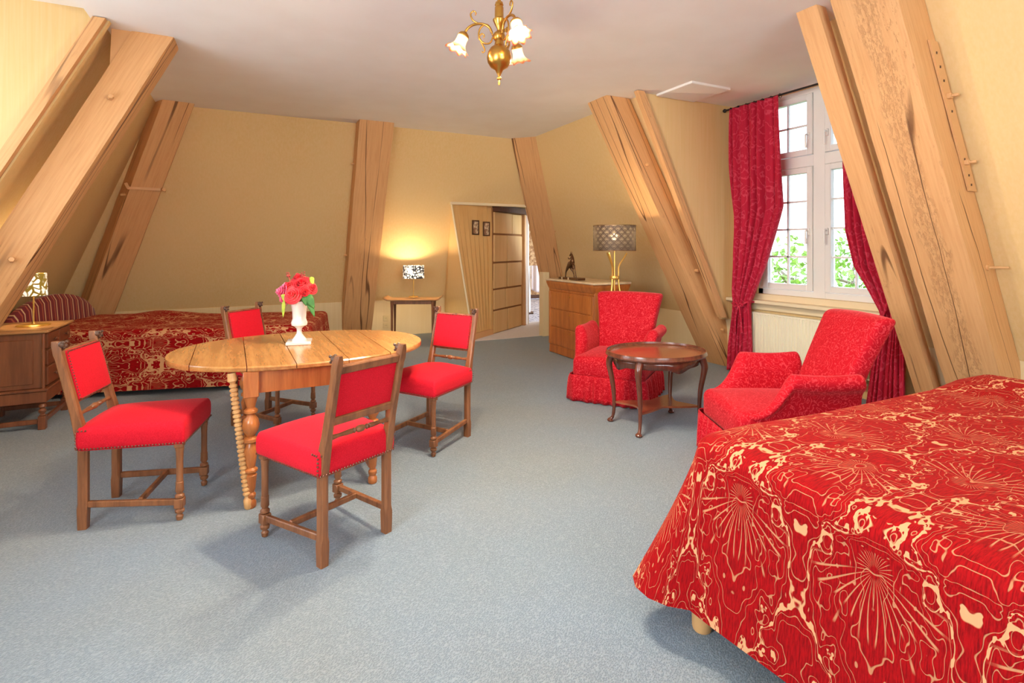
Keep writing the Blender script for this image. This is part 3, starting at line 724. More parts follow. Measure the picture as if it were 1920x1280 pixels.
# ------------------------------------------------------------------ beds
def bed_cover(L, W, top, hem, flare, r=0.10, puff=None, waves=5, seed=0, corner=0.05, uvs=(1, 1), swap=False):
    """cover over an L x W mattress, centred at the origin: fine polar rings, skirt with soft folds"""
    bm = new_bm(); uvl = bm.loops.layers.uv.active; pts = []
    hx, hy = L/2-r, W/2-r
    def side(x0, y0, x1, y1, nx, ny, n):
        for i in range(n): t = i/n; pts.append((x0+(x1-x0)*t, y0+(y1-y0)*t, nx, ny))
    def arc(cx, cy, a0, n=8):
        for i in range(n):
            a = a0+pi/2*i/n; pts.append((cx+r*cos(a), cy+r*sin(a), cos(a), sin(a)))
    side(hx+r, -hy, hx+r, hy, 1, 0, 40); arc(hx, hy, 0); side(hx, hy+r, -hx, hy+r, 0, 1, 46); arc(-hx, hy, pi/2)
    side(-hx-r, hy, -hx-r, -hy, -1, 0, 40); arc(-hx, -hy, pi); side(-hx, -hy-r, hx, -hy-r, 0, -1, 46); arc(hx, -hy, 3*pi/2)
    N = len(pts); rings = []; uvr = []
    er = 0.055
    for k in range(16):                              # top: shrink towards a centre line
        s = (k/15.0)**0.8; ring = []; uv = []
        for (x, y, nx, ny) in pts:
            bx, by = x-nx*er, y-ny*er; px, py = bx*s, by*s
            z = top + (puff(px, py) if puff else 0) + noise.noise(V(px*3+seed, py*3, 0))*0.006
            ring.append(V(px, py, z)); uv.append((px, py))
        rings.append(ring); uvr.append(uv)
    for k in range(1, 4):                            # rolled edge
        a = pi/2*k/3; ring = []; uv = []
        for (x, y, nx, ny) in pts:
            bx, by = x-nx*er, y-ny*er; zt_ = (puff(bx, by) if puff else 0)
            ring.append(V(bx+nx*er*sin(a), by+ny*er*sin(a), top+zt_-er*(1-cos(a)))); uv.append((bx+nx*er*a, by+ny*er*a))
        rings.append(ring); uvr.append(uv)
    z1 = top-er; nd = 14
    for k in range(1, nd+1):
        t = k/nd; ring = []; uv = []
        for q, (x, y, nx, ny) in enumerate(pts):
            cf = abs(nx*ny)*2; zt_ = (puff(x-nx*er, y-ny*er) if puff else 0)*(1-t)
            wv = noise.noise(V(x*2.3+seed, y*2.3, 1.7))*0.5+sin((x+y*1.3)*waves+seed)*0.4
            out = flare*t**1.15+wv*0.035*t+corner*cf*t**1.2
            ring.append(V(x+nx*out, y+ny*out, z1+zt_+(hem-z1)*t+0.012*wv*t)); d = er*pi/2+(z1-hem)*t; uv.append((x+nx*d, y+ny*d))
        rings.append(ring); uvr.append(uv)
    vs = [[bm.verts.new(p) for p in ring] for ring in rings[1:]]
    c = bm.verts.new(V(0, 0, rings[0][0].z)); uvr = uvr[1:]
    def su(uv): return (uv[1]*uvs[0], uv[0]*uvs[1]) if swap else (uv[0]*uvs[0], uv[1]*uvs[1])
    for q in range(N):
        r_ = (q+1) % N; f = bm.faces.new((c, vs[0][q], vs[0][r_]))
        for lp, uv in zip(f.loops, ((0, 0), uvr[0][q], uvr[0][r_])): lp[uvl].uv = su(uv)
        for k in range(len(vs)-1):
            f = bm.faces.new((vs[k][q], vs[k+1][q], vs[k+1][r_], vs[k][r_]))
            for lp, uv in zip(f.loops, (uvr[k][q], uvr[k+1][q], uvr[k+1][r_], uvr[k][r_])): lp[uvl].uv = su(uv)
    return bm
# large bed in the foreground: foot end at u = 1.38, far side at w = 1.46
bl, bw = 2.02, 1.72
bcx, bcy = 1.40+bl/2, 1.46-bw/2
bed = thing('double_bed', 'large double bed under a red leaf-patterned cover in the right foreground', 'bed', (bcx, bcy, 0))
def puffA(x, y):
    e = min(bl/2-abs(x), bw/2-abs(y)); return 0.012*min(1, max(0, e)/0.12)+0.02*math.exp(-((x+bl/2-0.25)/0.3)**2)*math.exp(-((y-bw/2+0.2)/0.25)**2)+(0.045*max(0, min(1, (x-0.55)/0.25)))*min(1, e/0.1)
obj('bed_cover', bed_cover(bl, bw, 0.665, 0.125, 0.055, 0.11, puffA, 5, 1.3, 0.15, swap=False), SPREAD, bed, smooth=True)
m = softbox(bl-0.06, bw-0.06, 0.22, 0.05); obj('mattress', m, CREAM, bed, smooth=True, loc=(0, 0, 0.52))
bm = new_bm(); box(bm, (0, 0, 0.33), (bl-0.08, bw-0.08, 0.15), bev=0.01); obj('bed_base', bm, CREAM, bed)
leg = None
for sx in (-1, 1):
    for sy in (-1, 1):
        bm = new_bm(); lathe(bm, [(0.030, 0), (0.034, 0.01), (0.037, 0.24), (0.037, 0.26)], (sx*(bl/2-0.035), sy*(bw/2-0.055), 0), 16); obj('leg', bm, LIGHTWOOD, bed, smooth='auto')

# far bed against the far knee wall
dC = V(0.977, 0.212); fL, fW = 2.62, 1.38
cR = V(-1.90, 5.19)                                  # front right foot corner, camera plan
nC = V(-0.212, 0.977)
cc = cR - dC*(fL/2) + nC*(fW/2)
pos = cam2room(cc.x, cc.y); ang = atan2(dC.y, dC.x)-TH
fb = thing('double_bed', 'far bed with a red leaf-patterned cover standing before the far wall', 'bed', pos, ang)
def puffB(x, y):
    return 0.075*math.exp(-((x+fL/2-0.85)/0.30)**2)*math.exp(-((y-0.30)/0.35)**2)+0.02*math.exp(-((x+fL/2-0.3)/0.3)**2)
obj('bed_cover', bed_cover(fL-0.10, fW-0.08, 0.595, 0.055, 0.05, 0.09, puffB, 4, 5.1, 0.02), SPREADFAR, fb, smooth=True)
bm = new_bm(); box(bm, (0, 0, 0.31), (fL-0.2, fW-0.18, 0.44), bev=0.02); obj('bed_base', bm, DARKWOOD, fb)
for sx in (-1, 1):
    for sy in (-1, 1):
        bm = new_bm(); lathe(bm, [(0.028, 0), (0.030, 0.10)], (sx*(fL/2-0.22), sy*(fW/2-0.2), 0), 12); obj('leg', bm, DARKWOOD, fb)
# upholstered arched headboard at its left end: striped
def headb():
    n = 28; bm = new_bm(); l = bm.loops.layers.uv.active
    def topz(t): return 0.62+0.27*(max(0.0, sin(pi*min(1, max(0, t))))**0.45)
    rows = 6; prev = None; th = 0.13; w0, w1 = -0.68, 0.68
    grid = []
    for i in range(n+1):
        t = i/n; y = w0+(w1-w0)*t; zt_ = topz(t); col = []
        for (dx, f) in ((0.0, 0), (0, 0.4), (0, 0.75), (0.015, 0.93), (0.045, 1.0), (th-0.045, 1.0), (th-0.015, 0.93), (th, 0.7), (th, 0)):
            col.append((V(dx, y, 0.12+(zt_-0.12)*f), (y*1.1, f)))
        grid.append(col)
    vs = [[bm.verts.new(p) for p, _ in c] for c in grid]
    for i in range(n):
        for k in range(len(vs[0])-1):
            f = bm.faces.new((vs[i][k], vs[i+1][k], vs[i+1][k+1], vs[i][k+1]))
            for lp, (a, b) in zip(f.loops, ((i, k), (i+1, k), (i+1, k+1), (i, k+1))): lp[l].uv = grid[a][b][1]
    for c in (vs[0], vs[-1]): bm.faces.new(c)
    return bm
obj('striped_headboard', headb(), STRIPES, fb, smooth='auto', loc=(-fL/2-0.02, -0.02, 0))
fb.children[-1]['label'] = 'arched headboard in dark red and cream stripes'

# ------------------------------------------------------------------ dining chairs
def stud_row(bm, pts, step=0.0145, r=0.0052, nrm=None):
    pts = [V(*p) for p in pts]
    for a, b, nv in zip(pts, pts[1:], nrm):
        L = (b-a).length; n = max(1, int(L/step)); nv = V(*nv).normalized()
        q = nv.to_track_quat('Z', 'Y').to_matrix().to_4x4()
        for i in range(n):
            c = a.lerp(b, (i+0.5)/n); mt = Matrix.Translation(c) @ q
            base = [bm.verts.new(mt @ V(r*cos(pi*k/3), r*sin(pi*k/3), 0)) for k in range(6)]; tp = bm.verts.new(mt @ V(0, 0, r*0.75))
            mid = [bm.verts.new(mt @ V(r*0.7*cos(pi*k/3), r*0.7*sin(pi*k/3), r*0.55)) for k in range(6)]
            for k in range(6):
                bm.faces.new((base[k], base[(k+1) % 6], mid[(k+1) % 6], mid[k])); bm.faces.new((mid[k], mid[(k+1) % 6], tp))
RWX, FWX, DY = 0.172, 0.198, 0.21                    # half widths of rear and front legs, half depth
def post_y(z):                                       # centre line of the rear post, leaning back above the seat
    return -DY - max(0.0, z-0.42)*0.235
def make_chair(name, label, loc, rz):
    t = thing(name, label, 'chair', loc, rz, None)
    for s in (-1, 1):
        bm = new_bm(); x = s*RWX
        def sec(z, w, d, yo=0.0, ch=0.0):
            y = post_y(z)+yo; c = ch
            return [V(x-w/2+c, y-d/2, z), V(x+w/2-c, y-d/2, z), V(x+w/2, y-d/2+c, z), V(x+w/2, y+d/2-c, z), V(x+w/2-c, y+d/2, z), V(x-w/2+c, y+d/2, z), V(x-w/2, y+d/2-c, z), V(x-w/2, y-d/2+c, z)]
        secs = [sec(0, 0.038, 0.038, 0, 0.003), sec(0.085, 0.042, 0.042, 0, 0.003), sec(0.10, 0.042, 0.042, 0, 0.003), sec(0.125, 0.042, 0.042, 0, 0.010), sec(0.375, 0.042, 0.042, 0, 0.010), sec(0.395, 0.042, 0.042, 0, 0.003), sec(0.50, 0.040, 0.042, 0, 0.003), sec(0.56, 0.040, 0.040, 0, 0.008), sec(0.82, 0.036, 0.038, 0, 0.008), sec(0.84, 0.036, 0.038, 0, 0.003), sec(0.885, 0.032, 0.040, 0.002, 0.004), sec(0.905, 0.026, 0.030, 0.0, 0.006)]
        rs = [[bm.verts.new(p) for p in s_] for s_ in secs]
        for a, b in zip(rs, rs[1:]):
            for k in range(8): bm.faces.new((a[k], a[(k+1) % 8], b[(k+1) % 8], b[k]))
        bm.faces.new(rs[0]); bm.faces.new(rs[-1]); leg = obj('leg', bm, CHAIRWOOD, t, smooth='auto')
        # carved head at the top of the post
        bm = new_bm(); y = post_y(0.885)
        bmesh.ops.create_icosphere(bm, subdivisions=2, radius=0.019, matrix=Matrix.Translation((x, y+0.022, 0.888)))
        for dx, dz, rr in ((-0.012, 0.012, 0.008), (0.012, 0.012, 0.008), (0, -0.004, 0.011), (-0.010, -0.012, 0.007), (0.010, -0.012, 0.007)):
            bmesh.ops.create_icosphere(bm, subdivisions=1, radius=rr, matrix=Matrix.Translation((x+dx, y+0.036, 0.888+dz)))
        box(bm, (x, y+0.016, 0.862), (0.030, 0.02, 0.02), bev=0.004)
        obj('carved_finial', bm, DARKWOOD, leg, smooth='auto')
        # turned front leg
        bm = new_bm(); xf = s*FWX
        lathe(bm, [(0.007, 0), (0.014, 0.004), (0.017, 0.022), (0.010, 0.032), (0.020, 0.040), (0.022, 0.052), (0.014, 0.060), (0.014, 0.064)], (xf, DY, 0), 14)
        box(bm, (xf, DY, 0.087), (0.042, 0.042, 0.046), bev=0.003)
        lathe(bm, [(0.014, 0.110), (0.021, 0.116), (0.021, 0.126), (0.012, 0.134), (0.019, 0.146), (0.0175, 0.18), (0.0178, 0.19), (0.0155, 0.192), (0.0155, 0.30), (0.017, 0.34), (0.0195, 0.355), (0.0195, 0.362), (0.016, 0.366)], (xf, DY, 0), 14)
        box(bm, (xf, DY, 0.382), (0.040, 0.040, 0.034), bev=0.002)
        obj('leg', bm, CHAIRWOOD, t, smooth='auto')
        # side stretcher
        bm = new_bm(); a = V(s*RWX, -DY+0.018, 0.115); b = V(xf, DY-0.018, 0.092); d = b-a
        box(bm, (a+b)/2, (0.022, d.length, 0.030), bev=0.004, mtx=d.to_track_quat('Y', 'Z').to_matrix().to_4x4()); obj('stretcher', bm, CHAIRWOOD, t)
    bm = new_bm(); box(bm, (0, 0.03, 0.106), (RWX+FWX-0.015, 0.022, 0.028), bev=0.004); obj('stretcher', bm, CHAIRWOOD, t)
    for (y, w) in ((-DY, RWX*2), (DY, FWX*2)):
        bm = new_bm(); box(bm, (0, y, 0.392), (w, 0.028, 0.026)); obj('seat_rail', bm, CHAIRWOOD, t)
    # seat: tapered, domed cushion
    bm = softbox(1.0, 1.0, 0.115, 0.038, 10, 10, 2, 4)
    w_f, w_b, y0, y1 = 0.455, 0.405, -DY-0.022, DY+0.030
    def fs(p):
        ty = p.y+0.5; w = w_b+(w_f-w_b)*ty; x = p.x*w; y = y0+(y1-y0)*ty; z = p.z
        if z > 0: z += 0.035*(1-(2*p.x)**2)*(1-(2*p.y)**4)
        bul = 0.006*(1-(p.z/0.0575)**2)
        return V(x+(bul if p.x > 0 else -bul)*(abs(p.x) > 0.45), y, z+0.435)
    deform(bm, fs); seat = obj('seat', bm, RED, t, smooth=True)
    bm = new_bm(); z = 0.391
    stud_row(bm, [(-w_b/2, y0, z), (w_b/2, y0, z), (w_f/2, y1, z), (-w_f/2, y1, z), (-w_b/2, y0, z)], nrm=[(0, -1, 0), (1, 0, 0), (0, 1, 0), (-1, 0, 0)])
    for s in (-1, 1):                                # studs that run round the foot of the posts
        xo, yi, xi = s*(w_b/2+0.001), -DY+0.030, s*(RWX-0.026)
        stud_row(bm, [(xo+s*0.004, y0+0.004, 0.395), (xo+s*0.004, y0+0.004, 0.475)], nrm=[(s, -1, 0)])
        stud_row(bm, [(xo+s*0.003, y0+0.006, 0.478), (xo+s*0.003, yi, 0.478)], nrm=[(s, 0, 0.3)])
        stud_row(bm, [(xi, y0-0.004, 0.478), (xo, y0-0.004, 0.478)], nrm=[(0, -1, 0.3)])
    nt = obj('nail_trim', bm, STUD, seat); nt['kind'] = 'stuff'
    # back: upholstered panel between two rails, turned spindle below
    def rail(z0, z1, th, nm, mat, w, dy=0.0, bev=0.004):
        bm = new_bm(); zc = (z0+z1)/2; rot = Matrix.Rotation(0.231, 4, 'X')
        box(bm, (0, post_y(zc)+dy, zc), (w, th, z1-z0), bev=bev, mtx=rot); return obj(nm, bm, mat, t)
    rail(0.825, 0.862, 0.024, 'top_rail', CHAIRWOOD, 2*RWX-0.03); rail(0.600, 0.636, 0.024, 'lower_rail', CHAIRWOOD, 2*RWX-0.03)
    bm = softbox(2*RWX-0.026, 0.034, 0.238, 0.010, 6, 2, 6, 2)
    def fb_(p):
        y = p.y+(0.010*(1-(p.x/0.17)**2)*(1-(p.z/0.12)**2) if p.y > 0 else 0.004); z = p.z+0.735
        return V(p.x, y+post_y(z)+0.012, z)
    deform(bm, fb_); back = obj('back_panel', bm, RED, t, smooth=True)
    bm = new_bm(); hx = RWX-0.013; f = lambda z: post_y(z)+0.030
    zt_, zb_ = 0.853, 0.619
    P = [(-hx, f(zt_), zt_), (hx, f(zt_), zt_), (hx, f(zb_), zb_), (-hx, f(zb_), zb_), (-hx, f(zt_), zt_)]
    stud_row(bm, P, nrm=[(0, 1, 0.23)]*4, step=0.0135, r=0.0048); nt = obj('nail_trim', bm, STUD, back); nt['kind'] = 'stuff'
    bm = new_bm(); zs = 0.545; hw = RWX-0.018; pr = []
    for xx, rr in ((-1, .010), (-.95, .012), (-.72, .008), (-.45, .011), (-.30, .012), (-.28, .007), (-.22, .013), (-.16, .007), (-.10, .014), (0, .016), (.10, .014), (.16, .007), (.22, .013), (.28, .007), (.30, .012), (.45, .011), (.72, .008), (.95, .012), (1, .010)): pr.append((rr, xx*hw))
    lathe(bm, pr, (0, post_y(zs), zs), 12, axis=(1, 0, 0)); obj('spindle', bm, CHAIRWOOD, t, smooth='auto')
    return t
def place(t, X, Z, fx, fy):
    """centre at camera-plan (X, Z), facing camera-plan direction (fx, fy)"""
    t.location = cam2room(X, Z); t.rotation_euler = (0, 0, atan2(fy, fx)-TH-pi/2)
def copy_tree(o, parent=None):
    c = o.copy(); COL.objects.link(c); c.parent = parent
    for ch in o.children: copy_tree(ch, c)
    return c
ch0 = make_chair('dining_chair', 'red dining chair nearest the camera, seen from behind', (0, 0, 0), 0)
ch0['group'] = 'dining chairs around the oval table'
spots = [(-0.870, 2.530, -0.800, 0.600, None), (-1.905, 2.790, 0.968, 0.252, 'red dining chair left of the table, facing right before the brown chest'),
         (-0.575, 3.735, -0.500, -0.866, 'red dining chair right of the table, its studded back below the small lamp table'),
         (-1.860, 4.165, 0.952, -0.306, 'red dining chair behind the table, its back standing before the far bed')]
for i, (X, Z, fx, fy, lab) in enumerate(spots):
    c = ch0 if i == 0 else copy_tree(ch0)
    place(c, X, Z, fx, fy)
    if lab: c['label'] = lab

# ------------------------------------------------------------------ oval dining table
tc = V(-1.31, 3.36); ta, tb = 0.735, 0.575
tab = thing('dining_table', 'oval drop-leaf wooden dining table with turned legs, holding the flower urn', 'table', cam2room(tc.x, tc.y), 0.03)
a_, b_ = ta, tb
cuts = [-ta-0.01, -0.60, -0.335, -0.10, 0.17, 0.42, ta+0.01]
for x0, x1 in zip(cuts, cuts[1:]):
    g = 0.0022; xs = []
    lo, hi = max(x0+g, -ta), min(x1-g, ta); n = 10; top = []; bot = []
    for i in range(n+1):
        tt = i/n
        if lo <= -ta+1e-6: x = -ta*cos(tt*math.acos(max(-1, min(1, -hi/ta))))
        elif hi >= ta-1e-6: x = ta*cos((1-tt)*math.acos(max(-1, min(1, lo/ta))))
        else: x = lo+(hi-lo)*tt
        y = tb*(max(0.0, 1-abs(x/ta)**2.15))**(1/2.15); top.append((x, y)); bot.append((x, -y))
    out = top+bot[::-1]; cl = []
    for p in out:
        if not cl or (V(*p)-V(*cl[-1])).length > 1e-4: cl.append(p)
    if (V(*cl[0])-V(*cl[-1])).length < 1e-4: cl.pop()
    bm = new_bm(); lv = []
    for dz, sc in ((0.712, 0.985), (0.717, 0.997), (0.733, 1.0), (0.740, 0.988)):
        lv.append([bm.verts.new((x if abs(abs(x)-max(abs(lo), abs(hi))) > 1 else x, y*sc if abs(y) > 0.02 else y, dz)) for x, y in cl])
    for r0, r1 in zip(lv, lv[1:]):
        for k in range(len(cl)): bm.faces.new((r0[k], r0[(k+1) % len(cl)], r1[(k+1) % len(cl)], r1[k]))
    bm.faces.new(lv[0][::-1]); bm.faces.new(lv[-1]); obj('plank', bm, TABLEWOOD, tab, smooth='auto')
LX, LY = 0.315, 0.490
for sx in (-1, 1):
    for sy in (-1, 1):
        bm = new_bm(); c = (sx*LX, sy*LY, 0)
        box(bm, (c[0], c[1], 0.645), (0.075, 0.075, 0.134), bev=0.004)
        lathe(bm, [(0.022, 0), (0.026, 0.006), (0.026, 0.03), (0.018, 0.045), (0.024, 0.055), (0.024, 0.07), (0.016, 0.08), (0.022, 0.10), (0.028, 0.16), (0.030, 0.17), (0.020, 0.178), (0.033, 0.19), (0.033, 0.20), (0.020, 0.21), (0.024, 0.23), (0.034, 0.30), (0.020, 0.335), (0.034, 0.345), (0.034, 0.36), (0.018, 0.372), (0.036, 0.40), (0.042, 0.43), (0.036, 0.46), (0.018, 0.485), (0.034, 0.497), (0.034, 0.508), (0.020, 0.52), (0.026, 0.545), (0.034, 0.575), (0.034, 0.580)], c, 18)
        obj('leg', bm, TABLELEG, tab, smooth='auto')
bm = new_bm()
for sy in (-1, 1): box(bm, (0, sy*LY, 0.652), (2*LX-0.07, 0.026, 0.116))
for sx in (-1, 1): box(bm, (sx*LX, 0, 0.652), (0.026, 2*LY-0.07, 0.116))
obj('apron', bm, TABLELEG, tab)
for sx in (-1, 1):
    bm = new_bm(); box(bm, (sx*LX, 0, 0.10), (0.035, 2*LY-0.04, 0.045), bev=0.004); obj('stretcher', bm, TABLELEG, tab)
# gate legs: slim bobbin-turned uprights that carry the leaves
for sg in (-1, 1):
    p0 = V(sg*-0.345, sg*-0.455, 0.0); p1 = V(sg*-0.400, sg*-0.470, 0.71)
    if sg == 1: p0 = V(-0.325, -0.50, 0.0); p1 = V(-0.405, -0.470, 0.71)
    d = p1-p0; pr = [(0.015, 0), (0.021, 0.01), (0.021, 0.05), (0.013, 0.06)]; z = 0.07
    while z < 0.64: pr += [(0.013, z), (0.020, z+0.006), (0.020, z+0.014), (0.013, z+0.020)]; z += 0.0225
    pr += [(0.014, 0.66), (0.024, 0.67), (0.020, 0.71)]
    bm = new_bm(); lathe(bm, pr, p0, 12, axis=d); obj('gate_leg', bm, PALELEG, tab, smooth='auto')

# ------------------------------------------------------------------ white urn and its flowers
up = cam2room(-1.362, 3.415, 0.7402)
urn = thing('urn', 'white milk glass pedestal urn standing on the oval table', 'vase', up, -TH+0.3)
bm = new_bm(); box(bm, (0, 0, 0.010), (0.150, 0.150, 0.020), bev=0.004); obj('plinth', bm, MILK, urn)
bm = new_bm(); lathe(bm, [(0.046, 0.018), (0.046, 0.026), (0.030, 0.045), (0.017, 0.065), (0.015, 0.085), (0.018, 0.098), (0.034, 0.112), (0.047, 0.118), (0.050, 0.135), (0.044, 0.150), (0.041, 0.160), (0.043, 0.21), (0.052, 0.255), (0.058, 0.268), (0.058, 0.272), (0.050, 0.272), (0.043, 0.25), (0.036, 0.17), (0.02, 0.15)], (0, 0, 0), 32)
obj('bowl', bm, MILK, urn, smooth='auto')
top = up+V(0, 0, 0.272)
def camoff(x, y, z=0): return V(x*CT+y*ST, -x*ST+y*CT, z)   # offset given as right, away, up
def rose(name, label, p, r, mat, d, seed, cat='flower', layers=5, open_=1.0, parent=None, group='flowers in the white urn'):
    rn = random.Random(seed); d = V(*d).normalized(); q = d.to_track_quat('Z', 'Y').to_matrix().to_4x4(); mt = Matrix.Translation(p) @ q
    t = thing(name, label, cat, p, 0, group); mt = q
    bm = new_bm(); bmesh.ops.create_icosphere(bm, subdivisions=2, radius=r*0.33, matrix=mt @ Matrix.Translation((0, 0, r*0.12)))
    obj('flower_heart', bm, mat, t, smooth=True)
    for L in range(layers):
        k = 3+L; rr = r*(0.30+0.70*L/(layers-1))
        for i in range(k):
            a0 = 2*pi*i/k+L*0.9+rn.random()*0.3; wd = 2*pi/k*0.72; bm = new_bm(); nu, nv = 6, 4; tilt = 0.25+1.0*L/layers*open_
            def fp(s, v_):
                aa = a0+(s-0.5)*2*wd; h = v_*r*(0.95-0.12*L); edge = 1-0.28*(2*s-1)**2
                rad = rr*(0.45+0.6*v_**0.7*sin(tilt)+0.25*v_**4)+rn.random()*0.0008; zz = h*edge*cos(tilt*0.8)-0.35*r*(L/layers)-0.10*r*v_**5
                return mt @ V(rad*cos(aa), rad*sin(aa), zz)
            g = sheet(fp, nu, nv); o = obj('petal', g, mat, t, smooth=True); solid(o, 0.0012)
    return t
def leaf(parent, a, b, w, mat, name='leaf', droop=0.02, up_=(0, 0, 1)):
    a, b = V(*a), V(*b); d = b-a; s = d.cross(V(*up_)).normalized()
    def f(u, v): 
        t = u; wd = w*sin(pi*min(1, t*0.96+0.02))**0.8*(1+0.06*sin(t*40)); c = a+d*t+V(0, 0, droop*sin(pi*t)); return c+s*wd*(v-0.5)+V(0, 0, -abs(v-0.5)*w*0.25)
    o = obj(name, sheet(f, 10, 4), mat, parent, smooth=True); solid(o, 0.001); return o
fl = [('rose', 'coral rose at the front of the bouquet, over the urn rim', (-0.018, -0.062, 0.045), 0.050, P_CORAL, (-0.1, -0.9, 0.25), 5, 1.0),
      ('peony', 'large red peony at the upper right of the bouquet', (0.022, -0.020, 0.105), 0.060, P_RED, (0.2, -0.7, 0.6), 6, 1.2),
      ('peony', 'red bloom at the left of the bouquet, behind the coral rose', (-0.055, -0.015, 0.090), 0.046, P_RED, (-0.4, -0.6, 0.6), 5, 1.2),
      ('peony', 'small red bloom at the crown of the bouquet', (-0.015, 0.02, 0.145), 0.038, P_RED, (-0.1, -0.3, 0.9), 5, 1.2),
      ('rose', 'coral bloom at the far right edge of the bouquet', (0.080, 0.0, 0.085), 0.038, P_CORAL, (0.8, -0.4, 0.4), 5, 1.0),
      ('peony', 'red bloom low on the right of the bouquet, above the big leaf', (0.050, -0.045, 0.060), 0.040, P_RED, (0.5, -0.8, 0.1), 5, 1.1),
      ('hydrangea', 'pink frilly bloom hanging at the left of the bouquet', (-0.100, -0.02, 0.060), 0.048, P_PINK, (-0.8, -0.6, 0.2), 5, 1.2),
      ('hydrangea', 'pink bloom low on the left, just above the lime leaf', (-0.085, -0.03, 0.015), 0.034, P_PINK, (-0.7, -0.7, -0.2), 4, 1.2)]
for i, (nm, lab, off, r, mt_, d, ly, op) in enumerate(fl):
    t = rose(nm, lab, top+camoff(*off), r, mt_, camoff(*d), 30+i, layers=ly, open_=op)
    bm = new_bm(); e = camoff(off[0]*-0.75, off[1]*-0.75-0.0, -off[2]-0.06); tube(bm, smoothpts([V(0, 0, 0), e*0.5+V(0, 0, 0.01), e], 3), 0.0025, 5); obj('stem', bm, P_LEAF, t)
t = thing('leaf_sprig', 'sprig of large dark green leaves drooping over the right of the urn', 'leaves', top, 0, 'foliage in the white urn')
leaf(t, camoff(0.035, -0.045, 0.03), camoff(0.115, -0.05, -0.035), 0.062, P_LEAF, droop=0.03, up_=camoff(0.2, -1, 0.3)); leaf(t, camoff(0.065, -0.05, 0.0), camoff(0.118, -0.055, -0.090), 0.034, P_LEAF, up_=camoff(0.2, -1, 0.2)); leaf(t, camoff(0.030, -0.055, 0.03), camoff(0.068, -0.06, -0.022), 0.032, P_LEAF, up_=camoff(0.1, -1, 0.2))
t = thing('leaf_sprig', 'sprig of lime green leaves hanging at the left of the urn', 'leaves', top, 0, 'foliage in the white urn')
leaf(t, camoff(-0.088, -0.055, 0.045), camoff(-0.070, -0.06, 0.0), 0.026, P_LIME, up_=camoff(0, -1, 0.1)); leaf(t, camoff(-0.074, -0.055, 0.01), camoff(-0.078, -0.06, -0.095), 0.024, P_LIME, up_=camoff(0, -1, 0.1))
t = thing('leaf_sprig', 'single lime green leaf pointing up at the upper right of the bouquet', 'leaves', top, 0, 'foliage in the white urn')
leaf(t, camoff(0.085, 0.0, 0.09), camoff(0.072, 0.01, 0.155), 0.030, P_LIME, up_=camoff(0.2, -1, 0))
for k, (x, y, z, lab) in enumerate(((-0.072, 0.0, 0.165, 'twig of tiny red berries standing up at the left of the bouquet'), (0.022, 0.01, 0.172, 'twig of tiny red berries standing up at the crown of the bouquet'))):
    t = thing('berry_twig', lab, 'twig', top, 0, 'foliage in the white urn'); bm = new_bm(); tube(bm, [V(0, 0, -0.02), camoff(x*0.7, y, z*0.6), camoff(x, y, z)], 0.002, 5); obj('stem', bm, P_BERRY, t)
    bm = new_bm(); rn = random.Random(k)
    for i in range(12): bmesh.ops.create_icosphere(bm, subdivisions=1, radius=0.0055, matrix=Matrix.Translation(camoff(x, y, z)+V(rn.uniform(-.014, .014), rn.uniform(-.012, .012), rn.uniform(-.02, .014))))
    o = obj('berries', bm, P_BERRY, t); o['kind'] = 'stuff'

# ------------------------------------------------------------------ round coffee table
ct = thing('coffee_table', 'small oval mahogany table with curved legs between the two red armchairs', 'table', cam2room(1.105, 4.09), -0.08)
A, Bq = 0.395, 0.335
def oval_rings(bm, prof, n=48, cap=(True, True)):
    rs = [[bm.verts.new(((A+o)*cos(2*pi*i/n), (Bq+o)*sin(2*pi*i/n), z)) for i in range(n)] for o, z in prof]
    for a, b in zip(rs, rs[1:]):
        for i in range(n): bm.faces.new((a[i], a[(i+1) % n], b[(i+1) % n], b[i]))
    if cap[0]: bm.faces.new(rs[0][::-1])
    if cap[1]: bm.faces.new(rs[-1])
bm = new_bm(); oval_rings(bm, [(-0.04, 0.530), (-0.012, 0.535), (-0.004, 0.540), (-0.004, 0.552), (-0.03, 0.553)]); obj('top', bm, MAHOGTOP, ct, smooth='auto')
bm = new_bm(); oval_rings(bm, [(-0.012, 0.538), (0.0, 0.541), (0.004, 0.549), (0.0, 0.557), (-0.004, 0.574), (-0.010, 0.575), (-0.014, 0.560), (-0.030, 0.5535)], cap=(False, False)); obj('rim', bm, MAHOG, ct, smooth='auto')
lp = [(-0.268, -0.175), (0.268, -0.175), (0.268, 0.175), (-0.268, 0.175)]
bm = new_bm(); n = 72; ia, ib = 0.330, 0.268
for i in range(n):
    a0, a1 = 2*pi*i/n, 2*pi*(i+1)/n
    def dip(a): return 0.455-0.030*max(0, cos(4*(a-0.0)))**3*(1 if abs(cos(a)) > 0.2 or True else 0)
    P0 = V(ia*cos(a0), ib*sin(a0), 0); P1 = V(ia*cos(a1), ib*sin(a1), 0)
    quad(bm, (P0+V(0, 0, 0.538), P1+V(0, 0, 0.538), P1+V(0, 0, dip(a1)+0.02), P0+V(0, 0, dip(a0)+0.02)))
bmesh.ops.remove_doubles(bm, verts=bm.verts[:], dist=1e-5)
o = obj('apron', bm, MAHOG, ct, smooth=True); solid(o, 0.018, 0)
